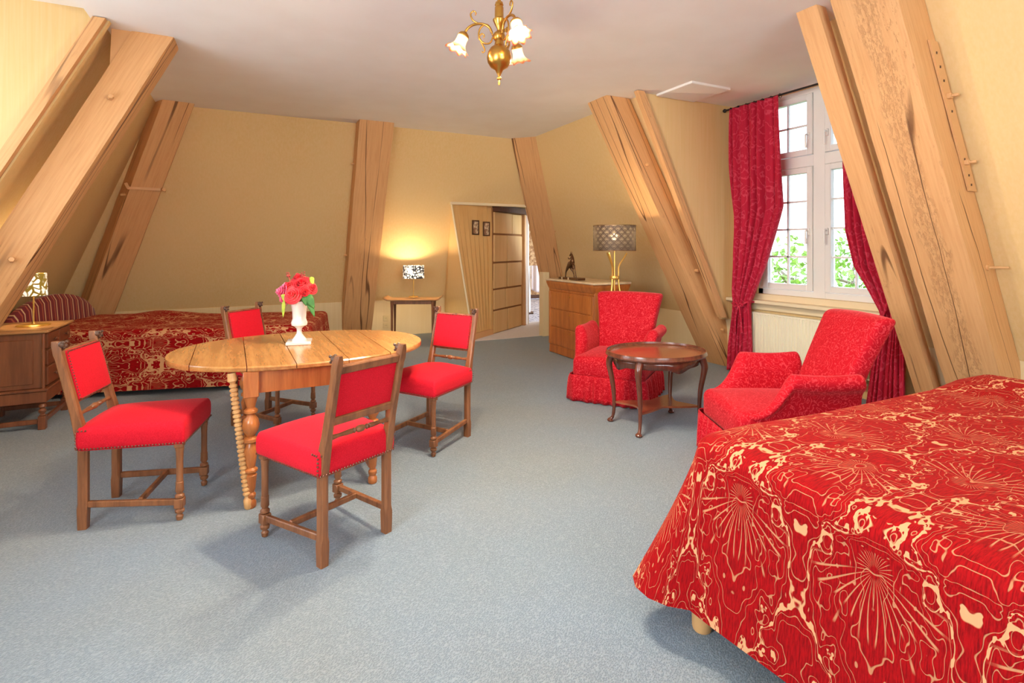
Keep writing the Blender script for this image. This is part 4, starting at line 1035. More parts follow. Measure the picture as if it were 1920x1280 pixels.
for x, y in lp:
    d = V(x, y, 0).normalized(); q = lambda r, z: V(x, y, 0)+d*r+V(0, 0, z)
    bm = new_bm(); pts = smoothpts([q(0.010, 0.525), q(0.032, 0.47), q(0.030, 0.42), q(0.004, 0.28), q(-0.004, 0.14), q(0.004, 0.05), q(0.020, 0.020)], 4)
    k = len(pts); rr = [0.034, 0.034, 0.033, 0.032, 0.031, 0.030, 0.029, 0.028, 0.026, 0.024, 0.023, 0.022, 0.021, 0.020, 0.018, 0.017, 0.0165, 0.016, 0.0155, 0.015, 0.014, 0.014, 0.015, 0.016, 0.017]
    tube(bm, pts, [rr[min(i, len(rr)-1)]*0.86 for i in range(k)], 10)
    lathe(bm, [(0.014, 0), (0.024, 0.005), (0.026, 0.014), (0.018, 0.024), (0.010, 0.028)], q(0.024, 0.0), 12)
    obj('leg', bm, MAHOG, ct, smooth='auto')
bm = new_bm(); out = []
cs = [V(*p) for p in lp]
for i in range(4):
    a, b = cs[i], cs[(i+1) % 4]
    for k in range(10):
        t_ = k/10; p = a.lerp(b, t_); inn = -V(p.x, p.y).normalized()*0.085*sin(pi*t_); out.append((p.x+inn.x, p.y+inn.y))
vs0 = [bm.verts.new((x, y, 0.148)) for x, y in out]; vs1 = [bm.verts.new((x, y, 0.162)) for x, y in out]
bm.faces.new(vs0[::-1]); bm.faces.new(vs1)
for k in range(len(out)): bm.faces.new((vs0[k], vs0[(k+1) % len(out)], vs1[(k+1) % len(out)], vs1[k]))
obj('lower_shelf', bm, MAHOGTOP, ct)

# ------------------------------------------------------------------ armchairs
def make_armchair(name, label, X, Z, fx, fy, lean=1.0, up=0.0, ws=1.0, th=0.15):
    t = thing(name, label, 'armchair', group='red skirted armchairs'); place(t, X, Z, fx, fy)
    bm = softbox(0.60, 0.70, 0.20, 0.055, 8, 8, 2, 4)
    def f(p):
        k = (p.y+0.35)/0.70; x = p.x*(0.93+0.13*k); z = p.z+0.285
        if p.z > 0: z += 0.030*(1-(p.x/0.3)**2)*(1-((p.y-0.0)/0.36)**2)
        return V(x, p.y+0.045, z)
    deform(bm, f); obj('seat', bm, VELVET, t, smooth=True)
    # back: leaning, slightly waisted slab with a rolled top
    bm = softbox(1.0, th, 1.0, 0.05, 8, 3, 12, 4)
    def fbk(p):
        k = min(1, max(0, p.z+0.5)); w = (0.52+0.135*k**1.5-0.03*sin(pi*k))*(1+(ws-1)*k); z = 0.20+k*(0.715+up-0.012*(2*p.x)**2)
        y = -0.245-0.185*k**1.35*lean+0.03*sin(pi*k)*(1-(2*p.x)**2)
        return V(p.x*w, p.y+y+(0.03*(2*p.x)**2*(1-k)), z)
    deform(bm, fbk); obj('backrest', bm, VELVET, t, smooth=True)
    for s in (-1, 1):
        # arm: swept section with an outward roll, sloping down to the seat front
        st = []; n = 22
        for i in range(n+1):
            k = i/n; y = -0.30+0.655*k
            if k < 0.64: h = 0.630-0.012*sin(pi*k/0.64)
            else: q_ = (k-0.64)/0.36; h = 0.630-(0.630-0.375)*(1-(1-q_)**2.3)
            roll = 0.052*(1 if k < 0.62 else max(0.30, 1-((k-0.62)/0.38)**0.8*0.70))
            st.append((y, h, roll))
        bm = new_bm(); rings = []
        for y, h, r_ in st:
            sec = [(0.245, 0.17), (0.250, h-1.9*r_)]
            cx, cz = 0.265+r_*1.45, h-r_
            for j in range(9): a = pi*0.97-j*pi*1.30/8; sec.append((cx+r_*1.0*cos(a), cz+r_*sin(a)))
            sec += [(0.318, h-2.3*r_-0.012), (0.335, 0.17)]
            rings.append([bm.verts.new((s*x, y, max(0.16, z))) for x, z in sec])
        for a, b in zip(rings, rings[1:]):
            for j in range(len(a)): bm.faces.new((a[j], a[(j+1) % len(a)], b[(j+1) % len(a)], b[j]))
        bm.faces.new(rings[0]); bm.faces.new(rings[-1][::-1])
        o = obj('arm', bm, VELVET, t, smooth=True); m = o.modifiers.new('soft', 'SUBSURF'); m.levels = 1; m.render_levels = 1
    # gathered skirt
    hx, hy = 0.335, 0.375; r = 0.05; per = []
    def seg(x0, y0, x1, y1, nx, ny, n):
        for i in range(n): per.append((x0+(x1-x0)*i/n, y0+(y1-y0)*i/n, nx, ny))
    def arc(cx, cy, a0):
        for i in range(6): a = a0+pi/2*i/6; per.append((cx+r*cos(a), cy+r*sin(a), cos(a), sin(a)))
    seg(hx, -hy+r, hx, hy-r, 1, 0, 90); arc(hx-r, hy-r, 0); seg(hx-r, hy, -hx+r, hy, 0, 1, 90); arc(-hx+r, hy-r, pi/2)
    seg(-hx, hy-r, -hx, -hy+r, -1, 0, 90); arc(-hx+r, -hy+r, pi); seg(-hx+r, -hy, hx-r, -hy, 0, -1, 90); arc(hx-r, -hy+r, 3*pi/2)
    bm = new_bm(); rows = [(0.232, 0.0, 0.0), (0.222, 0.004, 0.2), (0.200, 0.010, 0.6), (0.15, 0.016, 0.9), (0.09, 0.020, 1.0), (0.045, 0.022, 1.0), (0.008, 0.024, 1.1)]
    ph = random.Random(len(name)+int(X*10)); N = len(per); rings = []
    phase = [noise.noise(V(i*0.045, X*5, 0))*5+i*2*pi/12.5 for i in range(N)]
    for z, o_, am in rows:
        rings.append([bm.verts.new((x+nx*(o_+am*0.012*sin(phase[i])), y+0.045+ny*(o_+am*0.012*sin(phase[i])), z)) for i, (x, y, nx, ny) in enumerate(per)])
    for a, b in zip(rings, rings[1:]):
        for i in range(N): bm.faces.new((a[i], a[(i+1) % N], b[(i+1) % N], b[i]))
    o = obj('skirt', bm, VELVET, t, smooth=True); solid(o, 0.004)
    for sx in (-1, 1):
        for sy in (-1, 1):
            bm = new_bm(); lathe(bm, [(0.016, 0), (0.024, 0.19)], (sx*0.24, sy*0.26+0.03, 0), 10); obj('leg', bm, DARKWOOD, t)
    return t
make_armchair('armchair', 'red velvet skirted armchair in front of the walnut chest, far side of the coffee table', 0.99, 4.97, -0.45, -0.893)
make_armchair('armchair', 'red patterned skirted armchair before the radiator, right of the coffee table', 1.715, 3.40, -1.0, -0.01, 1.40, 0.03, 0.86, 0.12)

# ------------------------------------------------------------------ walnut commode with pale marble top
cu0, cu1, cw0, cw1 = 3.47, 3.97, 5.01, 6.06
co = thing('commode', 'walnut chest of drawers with a pale marble top beside the passage', 'chest of drawers', (cu0+0.25, (cw0+cw1)/2, 0))
hx, hy = 0.25, (cw1-cw0)/2
bm = new_bm(); box(bm, (0.01, 0, 0.48), (0.47, 2*hy-0.04, 0.80), bev=0.006); obj('body', bm, COMMODE, co)
bm = new_bm(); box(bm, (0.01, 0, 0.055), (0.48, 2*hy-0.03, 0.10), bev=0.008)
for s in (-1, 1): box(bm, (0.01, s*(hy-0.05), 0.02), (0.46, 0.10, 0.04), bev=0.004)
obj('plinth', bm, COMMODE, co)
bm = new_bm()                                        # cushion frieze under the marble
prof = [(0.0, 0.80), (0.006, 0.815), (0.0, 0.822), (0.014, 0.845), (0.032, 0.90), (0.036, 0.928)]
rs = [[bm.verts.new((sx*(hx-0.02+o) if sx > 0 else -(hx-0.02+o), sy*(hy-0.03+o), z)) for sx, sy in ((-1, -1), (1, -1), (1, 1), (-1, 1))] for o, z in prof]
for a, b in zip(rs, rs[1:]):
    for i in range(4): bm.faces.new((a[i], a[(i+1) % 4], b[(i+1) % 4], b[i]))
bm.faces.new(rs[0][::-1]); bm.faces.new(rs[-1]); obj('frieze_drawer', bm, COMMODE, co)
for z0, z1 in ((0.12, 0.34), (0.35, 0.57), (0.58, 0.79)):
    bm = new_bm(); box(bm, (-hx+0.022, 0, (z0+z1)/2), (0.022, 2*hy-0.14, z1-z0-0.004), bev=0.004); d = obj('drawer', bm, COMMODE, co)
    bm = new_bm(); lathe(bm, [(0.009, 0), (0.009, 0.003)], (-hx+0.011, 0, z1-0.04), 10, axis=(-1, 0, 0)); obj('keyhole', bm, BRASS, d)
for s in (-1, 1):
    bm = new_bm(); box(bm, (-hx+0.018, s*(hy-0.045), 0.455), (0.024, 0.045, 0.68), bev=0.006); obj('corner_post', bm, COMMODE, co)
bm = new_bm(); box(bm, (0, 0, 0.943), (0.53, 2*hy+0.05, 0.026), bev=0.005); obj('marble_top', bm, COMMODETOP, co)

# ------------------------------------------------------------------ brown chest on turned legs, at the left
bu1, bw0 = -1.37, 5.07
ch = thing('chest_on_stand', 'brown wooden chest of small drawers on turned legs, left foreground', 'chest of drawers', (bu1-0.24, bw0+0.31, 0))
hx, hy = 0.24, 0.30
bm = new_bm(); box(bm, (-0.005, 0, 0.515), (2*hx-0.03, 2*hy-0.02, 0.41), bev=0.004); obj('body', bm, CHEST, ch)
bm = new_bm(); box(bm, (0, 0, 0.732), (2*hx+0.03, 2*hy+0.04, 0.022), bev=0.007); obj('top', bm, CHESTTOP, ch)
bm = new_bm(); box(bm, (0, 0, 0.298), (2*hx+0.016, 2*hy+0.016, 0.022), bev=0.006); box(bm, (0, 0, 0.245), (2*hx-0.01, 2*hy-0.01, 0.085), bev=0.004); obj('stand_frame', bm, CHEST, ch)
bm = new_bm(); box(bm, (-0.01, -hy+0.006, 0.51), (2*hx-0.14, 0.012, 0.33), bev=0.004); obj('side_panel', bm, CHEST, ch)
for y0, y1, z0, z1 in ((-0.27, -0.005, 0.60, 0.71), (0.005, 0.27, 0.60, 0.71), (-0.27, -0.005, 0.475, 0.585), (0.005, 0.27, 0.475, 0.585), (-0.27, 0.27, 0.325, 0.46)):
    bm = new_bm(); box(bm, (hx-0.012, (y0+y1)/2, (z0+z1)/2), (0.02, y1-y0, z1-z0), bev=0.005); d = obj('drawer', bm, CHEST, ch)
    for ky in ((y0+y1)/2,) if y1-y0 < 0.3 else (y0+0.14, y1-0.14):
        bm = new_bm(); lathe(bm, [(0.006, 0), (0.006, 0.008), (0.015, 0.014), (0.015, 0.020), (0.007, 0.026)], (hx-0.002, ky, (z0+z1)/2), 12, axis=(1, 0, 0)); obj('knob', bm, CHEST, d, smooth='auto')
bm = new_bm(); tube(bm, [(hx-0.02, -hy+0.0, z) for z in (0.31, 0.4, 0.5, 0.6, 0.715)], 0.010, 8); obj('corner_bead', bm, CHEST, ch)
for sx in (-1, 1):
    for sy in (-1, 1):
        bm = new_bm(); c = (sx*(hx-0.035), sy*(hy-0.035), 0)
        box(bm, (c[0], c[1], 0.05), (0.046, 0.046, 0.10), bev=0.003)
        lathe(bm, [(0.016, 0.10), (0.021, 0.105), (0.012, 0.115), (0.022, 0.128), (0.024, 0.142), (0.014, 0.155), (0.024, 0.168), (0.022, 0.182), (0.012, 0.192), (0.021, 0.20), (0.016, 0.206)], c, 14)
        obj('leg', bm, CHEST, ch, smooth='auto')
for sy in (-1, 1):
    bm = new_bm(); box(bm, (0, sy*(hy-0.035), 0.06), (2*hx-0.11, 0.024, 0.034), bev=0.003); obj('stretcher', bm, CHEST, ch)
for sx in (-1, 1):
    bm = new_bm(); box(bm, (sx*(hx-0.035), 0, 0.06), (0.024, 2*hy-0.11, 0.034), bev=0.003); obj('stretcher', bm, CHEST, ch)

# ------------------------------------------------------------------ small lamp table at the far wall
ltp = cam2room(-1.425, 7.72)
lt = thing('side_table', 'narrow wooden side table with upturned ends below the small lit lamp', 'table', ltp, -TH+0.05)
def ltop(s, v):
    x = (s-0.5)*0.80; e = abs(2*s-1); z = 0.622+0.035*max(0, (e-0.82)/0.18)**1.8; y = (v-0.5)*0.36*(1+0.05*cos(4*pi*s)); return V(x, y, z)
bm = sheet(ltop, 30, 8); o = obj('top', bm, CHESTTOP, lt, smooth=True); solid(o, 0.020, -1)
bm = new_bm(); box(bm, (0, 0, 0.578), (0.56, 0.26, 0.055), bev=0.006); obj('apron', bm, CHAIRWOOD, lt)
for sx in (-1, 1):
    for sy in (-1, 1):
        bm = new_bm(); c = (sx*0.288, sy*0.125, 0); lathe(bm, [(0.014, 0), (0.016, 0.02), (0.013, 0.05), (0.016, 0.30), (0.019, 0.50), (0.024, 0.57), (0.024, 0.605)], c, 12); obj('leg', bm, CHAIRWOOD, lt, smooth='auto')

# ------------------------------------------------------------------ curtain rod, curtains, radiator
CU = WU-0.17                                         # plane the curtains hang in
rz_ = 2.885
rod = thing('curtain_rod', 'black iron curtain rod above the right window', 'curtain rod', (CU, 3.4, rz_))
bm = new_bm(); tube(bm, [(0, -0.93, 0), (0, 0.93, 0)], 0.010, 10); obj('rod', bm, IRON, rod, smooth='auto')
bm = new_bm(); lathe(bm, [(0.008, 0), (0.012, 0.006), (0.020, 0.014), (0.022, 0.024), (0.016, 0.036), (0.006, 0.04)], (0, 0.90, 0), 14, axis=(0, 1, 0)); obj('finial', bm, IRON, rod, smooth='auto')
for y in (0.72, -0.70):
    bm = new_bm(); tube(bm, [(0, y, 0), (0.15, y, 0)], 0.007, 8); box(bm, (0.155, y, 0), (0.01, 0.05, 0.05), bev=0.004); tube(bm, [(0, y-0.012, -0.002), (0, y+0.012, -0.002)], 0.014, 10); obj('bracket', bm, IRON, rod)
def curtain(name, label, rows, npl, amp0, seed, tie, tiepts, lip=0.0):
    """rows: (z, w_left_in_picture, w_right_in_picture, pleat depth); left in the picture is the larger w"""
    root = thing(name, label, 'curtain', (CU, 0, 0), group='tied back curtains of the right window')
    rows = sorted(rows, key=lambda r: -r[0]); zs = [r[0] for r in rows]
    def at(z):
        for a, b in zip(rows, rows[1:]):
            if b[0] <= z <= a[0]:
                k = (a[0]-z)/(a[0]-b[0]); k = k*k*(3-2*k) if False else k; return [a[i]+(b[i]-a[i])*k for i in range(1, 4)]
        return rows[-1][1:]
    def f(s, v_):
        z = zs[0]+(zs[-1]-zs[0])*v_; wl, wr, am = at(z); 
        ph = 2*pi*npl*s+1.2*noise.noise(V(s*3+seed, z*0.7, 0))+0.5*sin(z*1.3+seed)
        x = am*sin(ph)+0.4*am*sin(2.3*ph+seed)+0.012*noise.noise(V(s*9, z*2, seed))
        y = wl+(wr-wl)*s+0.12*(wr-wl)/npl*cos(ph)
        return V(-0.02+x, y, z)
    bm = sheet(f, npl*14, 110); o = obj('drape', bm, CURTAIN, root, smooth=True); solid(o, 0.004)
    # rings
    for i in range(npl+1):
        w = rows[0][1]+(rows[0][2]-rows[0][1])*i/npl
        bm = new_bm(); pts = [V(0.0+0.022*cos(2*pi*k/12), w+0.002, rz_-0.008+0.022*sin(2*pi*k/12)) for k in range(13)]; tube(bm, pts, 0.003, 5, cap=False); obj('ring', bm, IRON, root)
    bm = new_bm()
    for pts in tiepts: tube(bm, smoothpts(pts, 5), tie, 8)
    o = obj('tieback', bm, CURTAIN, root, smooth=True)
    return root
def wz(px, py): p = on_u(px, py, CU); return p.y, p.z
L = []
for (y, a, b, am) in ((212, 1371, 1463, 0.035), (300, 1373, 1467, 0.045), (390, 1376, 1469, 0.05), (440, 1378, 1455, 0.05), (500, 1379, 1437, 0.05), (545, 1377, 1418, 0.045), (568, 1378, 1409, 0.038), (600, 1375, 1411, 0.035), (650, 1369, 1411, 0.035), (694, 1366, 1411, 0.035)):
    z = wz((a+b)/2, y)[1]; L.append((min(z, 2.872), wz(a, y)[0], wz(b, y)[0], am))
L[0] = (2.875, L[0][1], L[0][2], 0.03); L[-1] = (0.015, L[-1][1], L[-1][2], 0.035)
y0, z0 = wz(1380, 568); y1, z1 = wz(1408, 566); ym, zm = wz(1396, 572)
curtain('curtain', 'left crimson curtain, tied in a knot beside the narrow pale board', L, 6, 0.04, 1.0, 0.011,
        [[(0.04, y0+0.01, z0), (-0.055, y0, z0), (-0.085, ym, zm), (-0.055, y1, z1), (0.04, y1-0.01, z1)],
         [(-0.085, ym, zm), (-0.10, ym+0.03, zm+0.03), (-0.09, ym+0.055, zm-0.01), (-0.085, ym, zm)], [(-0.085, ym, zm), (-0.10, ym-0.03, zm+0.03), (-0.09, ym-0.055, zm), (-0.085, ym, zm)],
         [(-0.085, ym, zm), (-0.095, ym+0.035, zm-0.12), (-0.09, ym+0.045, zm-0.30)], [(-0.085, ym, zm), (-0.095, ym-0.03, zm-0.12), (-0.09, ym-0.045, zm-0.30)]])
R = []
for (y, a, b, am) in ((165, 1577, 1700, 0.045), (270, 1580, 1705, 0.05), (350, 1583, 1712, 0.055), (430, 1588, 1716, 0.055), (500, 1604, 1718, 0.055), (550, 1634, 1720, 0.05), (590, 1655, 1720, 0.045), (625, 1652, 1722, 0.045), (680, 1640, 1724, 0.045), (755, 1627, 1724, 0.045)):
    w, z = wz((a+b)/2, y); R.append((z, wz(a, y)[0], max(d1a+0.03, wz(b, y)[0]), am))
R[0] = (2.875, R[0][1], R[0][2], 0.04); R[-1] = (0.015, R[-1][1], R[-1][2], 0.045)
y0, z0 = wz(1657, 588); y1, z1 = wz(1700, 540); 
curtain('curtain', 'right crimson curtain, swept aside by a sloping tie beside the timber board', R, 7, 0.045, 4.0, 0.010,
        [[(0.05, y0+0.02, z0-0.01), (-0.06, y0+0.01, z0-0.02), (-0.095, y0-0.05, z0), (-0.10, (y0+y1)/2, (z0+z1)/2-0.01), (-0.085, y1, z1), (0.0, y1-0.06, z1+0.03)],
         [(-0.07, y0+0.01, z0-0.02), (-0.10, y0-0.02, z0-0.06), (-0.08, y0+0.02, z0-0.07), (-0.07, y0+0.01, z0-0.02)]])
rad = thing('radiator', 'cream panel radiator with vertical ribs below the window', 'radiator', (WU-0.07, 3.42, 0))
bm = new_bm(); hw = 0.60; z0, z1 = 0.16, 0.655; n = 34; prof = []
for i in range(n):
    y = -hw+2*hw*i/n; d = 2*hw/n
    for k, x in ((0.0, 0), (0.35, 0), (0.45, 0.012), (0.90, 0.012)): prof.append((y+k*d, x-0.055))
prof.append((hw, -0.055))
a = [bm.verts.new((x, y, z0)) for y, x in prof]; b = [bm.verts.new((x, y, z1)) for y, x in prof]
for i in range(len(a)-1): bm.faces.new((a[i], a[i+1], b[i+1], b[i]))
o = obj('ribbed_panel', bm, RADIATOR, rad); solid(o, 0.004)
for nm, s_, c_ in (('top_grille', (0.062, 2*hw, 0.02), (-0.022, 0, z1+0.005)), ('bottom_edge', (0.03, 2*hw, 0.02), (-0.035, 0, z0-0.005))):
    bm = new_bm(); box(bm, c_, s_, bev=0.003); obj(nm, bm, RADIATOR, rad)
bm = new_bm(); box(bm, (0.02, 0, 0.42), (0.012, 2*hw-0.04, 0.46)); obj('rear_panel', bm, RADIATOR, rad)
bm = new_bm(); tube(bm, [(-0.02, hw+0.03, 0.0), (-0.02, hw+0.03, 0.60)], 0.008, 8); tube(bm, [(-0.02, hw+0.03, 0.6), (-0.02, hw-0.02, 0.6)], 0.008, 8); obj('pipe', bm, RADIATOR, rad)
bm = new_bm(); tube(bm, [(-0.02, -hw-0.03, 0.0), (-0.02, -hw-0.03, 0.20)], 0.008, 8); tube(bm, [(-0.02, -hw-0.03, 0.2), (-0.02, -hw+0.02, 0.2)], 0.008, 8); obj('pipe', bm, RADIATOR, rad)

# ------------------------------------------------------------------ lamps
def point(name, loc, power, color, r=0.03, parent=None):
    l = bpy.data.lights.new(name, 'POINT'); l.energy = power; l.color = color; l.shadow_soft_size = r
    o = bpy.data.objects.new(name, l); COL.objects.link(o); o.location = loc
    if parent: o.parent = parent
    return o
WARM = (1.0, 0.74, 0.42)
# small lamp on the side table
def table_lamp(name, label, base, h_stem, shade_r0, shade_r1, z0, z1, mat, power, group=None, off=0.0, base_r=0.07, lightpos='in'):
    t = thing(name, label, 'lamp', base, 0, group)
    bm = new_bm(); lathe(bm, [(base_r, 0), (base_r, 0.006), (base_r*0.93, 0.012), (0.014, 0.016), (0.010, 0.03)], (0, 0, 0), 24); obj('base', bm, GOLD, t, smooth='auto')
    bm = new_bm(); lathe(bm, [(0.006, 0.012), (0.006, h_stem)], (0, 0, 0), 10); obj('stem', bm, GOLD, t, smooth='auto')
    bm = new_bm(); lathe(bm, [(shade_r0, z0), (shade_r1, z1)], (off, 0, 0), 40, cap=False); s = obj('lamp_shade', bm, mat, t, smooth=True); solid(s, 0.002)
    bm = new_bm()
    for a in (0, 2*pi/3, 4*pi/3): tube(bm, [(off*0, 0, h_stem-0.01), (off+shade_r0*cos(a)*0.98, shade_r0*sin(a)*0.98, z0+0.01)], 0.0015, 4)
    obj('shade_carrier', bm, GOLD, s)
    bm = new_bm(); bmesh.ops.create_uvsphere(bm, u_segments=12, v_segments=8, radius=0.026, matrix=Matrix.Translation((off, 0, z0+0.06))); obj('bulb', bm, BULB, t, smooth=True)
    point(name+'_light', (off, 0, z0+0.115), power, WARM, 0.03, t)
    return t
table_lamp('table_lamp', 'small lit table lamp with a lace drum shade on the narrow side table', (ltp.x, ltp.y, 0.643), 0.30, 0.150, 0.150, 0.270, 0.455, LACE, 20)
bp = cam2room(-0.897*4.18, 4.18, 0.7432)
table_lamp('table_lamp', 'lit lamp with a branch-patterned shade and gold foot on the brown chest', bp, 0.24, 0.085, 0.078, 0.235, 0.410, LACEGOLD, 12, base_r=0.105)
# floor lamp with three bent brass rods
fp_ = cam2room(0.192*5.62, 5.62)
fl_ = thing('floor_lamp', 'floor lamp with a dark scale-patterned drum shade on bent brass rods', 'lamp', fp_)
for k in range(3):
    a = radians(-70+120*k)+0.5; c_, s_ = cos(a), sin(a); q = lambda r, z: V(r*c_, r*s_, z)
    bm = new_bm(); tube(bm, [q(0.25, 0.0), q(0.225, 0.10), q(0.05, 0.93), q(0.042, 1.0), q(0.042, 1.14), q(0.055, 1.18), q(0.13, 1.30)], 0.0085, 8); obj('leg', bm, GOLD, fl_, smooth='auto')
bm = new_bm(); tube(bm, [(0, 0, 0.90), (0, 0, 1.47)], 0.008, 8); lathe(bm, [(0.045, 1.02), (0.05, 1.03), (0.05, 1.05), (0.045, 1.06)], (0, 0, 0), 16); obj('stem', bm, GOLD, fl_, smooth='auto')
bm = new_bm(); lathe(bm, [(0.222, 1.325), (0.222, 1.585)], (0, 0, 0), 64, cap=False); sh = obj('lamp_shade', bm, SCALES, fl_, smooth=True)
for z in (1.325, 1.585):
    bm = new_bm(); lathe(bm, [(0.2205, z-0.004), (0.2245, z-0.004), (0.2245, z+0.004), (0.2205, z+0.004), (0.2205, z-0.004)], (0, 0, 0), 64, cap=False); obj('shade_ring', bm, BRONZE, sh)
bm = new_bm()
for a in (0.3, 0.3+2*pi/3, 0.3+4*pi/3): tube(bm, [(0, 0, 1.34), (0.221*cos(a), 0.221*sin(a), 1.33)], 0.002, 4)
obj('shade_carrier', bm, GOLD, sh)
bm = new_bm(); bmesh.ops.create_uvsphere(bm, u_segments=14, v_segments=10, radius=0.035, matrix=Matrix.Translation((0, 0, 1.47))); obj('bulb', bm, BULB, fl_, smooth=True)
point('floor_lamp_light', (0, 0, 1.51), 14, WARM, 0.025, fl_)

# ------------------------------------------------------------------ chandelier
cpx = cam2room(-0.070, 2.90)
chd = thing('chandelier', 'brass chandelier with three lit ruffled glass shades hanging from the ceiling', 'chandelier', (cpx.x, cpx.y, 0))
bm = new_bm(); lathe(bm, [(0.004, 2.235), (0.007, 2.245), (0.004, 2.262), (0.012, 2.268), (0.013, 2.274), (0.006, 2.282), (0.010, 2.292), (0.022, 2.318), (0.047, 2.334), (0.062, 2.358), (0.067, 2.385), (0.062, 2.412), (0.047, 2.436), (0.026, 2.452), (0.022, 2.475), (0.030, 2.485), (0.034, 2.503), (0.028, 2.518), (0.012, 2.53), (0.012, 2.54), (0.022, 2.56), (0.034, 2.585), (0.034, 2.592), (0.024, 2.60), (0.024, 2.655), (0.020, 2.664), (0.024, 2.67), (0.020, 2.685), (0.010, 2.69)], (0, 0, 0), 36)
obj('body', bm, BRASS, chd, smooth='auto')
bm = new_bm(); z = 2.69
while z < 2.90:
    k = int((z-2.69)/0.02) % 2
    bmesh.ops.create_uvsphere(bm, u_segments=8, v_segments=6, radius=0.011, matrix=Matrix.Translation((0, 0, z+0.01))); z += 0.02
o = obj('chain', bm, BRASS, chd, smooth=True); o['kind'] = 'stuff'
bm = new_bm(); lathe(bm, [(0.012, 2.90), (0.045, 2.915), (0.055, 2.945), (0.055, 2.95)], (0, 0, 0), 24); obj('ceiling_rose', bm, BRASS, chd, smooth='auto')
for i, az in enumerate((180, -62, 60)):
    a = radians(az)-TH; dx, dy = cos(a), sin(a); q = lambda r, z: V(dx*r, dy*r, z)
    def tap(pts, r0, r1): p = smoothpts(pts, 6); n = len(p); return p, [r0+(r1-r0)*k/(n-1) for k in range(n)]
    bm = new_bm()
    for pts, r0, r1 in (([q(0.032, 2.50), q(0.050, 2.465), q(0.085, 2.465), q(0.11, 2.50), q(0.102, 2.545), q(0.07, 2.565), q(0.045, 2.54), q(0.035, 2.505)], 0.005, 0.005),
                        ([q(0.04, 2.52), q(0.055, 2.55), q(0.09, 2.568), q(0.135, 2.565), q(0.170, 2.545), q(0.188, 2.515)], 0.0065, 0.0075),
                        ([q(0.10, 2.566), q(0.14, 2.585), q(0.155, 2.62), q(0.140, 2.638), q(0.126, 2.628), q(0.130, 2.615)], 0.0055, 0.003),
                        ([q(0.085, 2.466), q(0.11, 2.49), q(0.095, 2.515), q(0.08, 2.505), q(0.086, 2.492)], 0.005, 0.003),
                        ([q(0.10, 2.475), q(0.085, 2.445), q(0.078, 2.425), q(0.088, 2.412), q(0.094, 2.42)], 0.005, 0.003)):
        p, r = tap(pts, r0, r1); tube(bm, p, r, 7)
    arm = obj('arm', bm, BRASS, chd, smooth=True)
    ax = V(dx*0.42, dy*0.42, -0.9).normalized(); c0 = q(0.188, 2.515)
    bm = new_bm(); lathe(bm, [(0.010, -0.01), (0.026, 0.002), (0.031, 0.014), (0.031, 0.018)], c0, 18, axis=ax, cap=False); o = obj('shade_holder', bm, BRASS, arm, smooth=True); solid(o, 0.0015)
    qm = ax.to_track_quat('Z', 'Y').to_matrix(); bm = new_bm(); uvl = bm.loops.layers.uv.active; n = 60; rs = []
    prof = [(0.026, 0.006), (0.029, 0.02), (0.028, 0.04), (0.030, 0.058), (0.037, 0.074), (0.049, 0.088), (0.062, 0.096)]
    for k, (r, z) in enumerate(prof):
        ff = (k/(len(prof)-1))**2.5
        rs.append([bm.verts.new(c0+qm @ V((r*(1+0.14*ff*cos(8*2*pi*j/n)))*cos(2*pi*j/n), (r*(1+0.14*ff*cos(8*2*pi*j/n)))*sin(2*pi*j/n), z+ff*0.007*sin(8*2*pi*j/n+1))) for j in range(n)])
    for k in range(len(rs)-1):
        for j in range(n):
            f = bm.faces.new((rs[k][j], rs[k][(j+1) % n], rs[k+1][(j+1) % n], rs[k+1][j]))
            for lp, kk in zip(f.loops, (k, k, k+1, k+1)): lp[uvl].uv = (j/n, kk/(len(prof)-1))
    o = obj('glass_shade', bm, TULIP, arm, smooth=True); solid(o, 0.002)
    bm = new_bm(); bmesh.ops.create_uvsphere(bm, u_segments=12, v_segments=8, radius=0.020, matrix=Matrix.Translation(c0+ax*0.055)); obj('bulb', bm, BULB, arm, smooth=True)
    point('chandelier_light', c0+ax*0.080, 110, (1.0, 0.80, 0.56), 0.03, chd)

# ------------------------------------------------------------------ bronze horse on the commode
hp_ = V(3.60, 5.68, 0.9562)
hs = thing('horse_sculpture', 'small bronze rearing horse sculpture on the marble-topped chest', 'sculpture', hp_, radians(90)); hs.scale = (1.12, 1.12, 1.12)
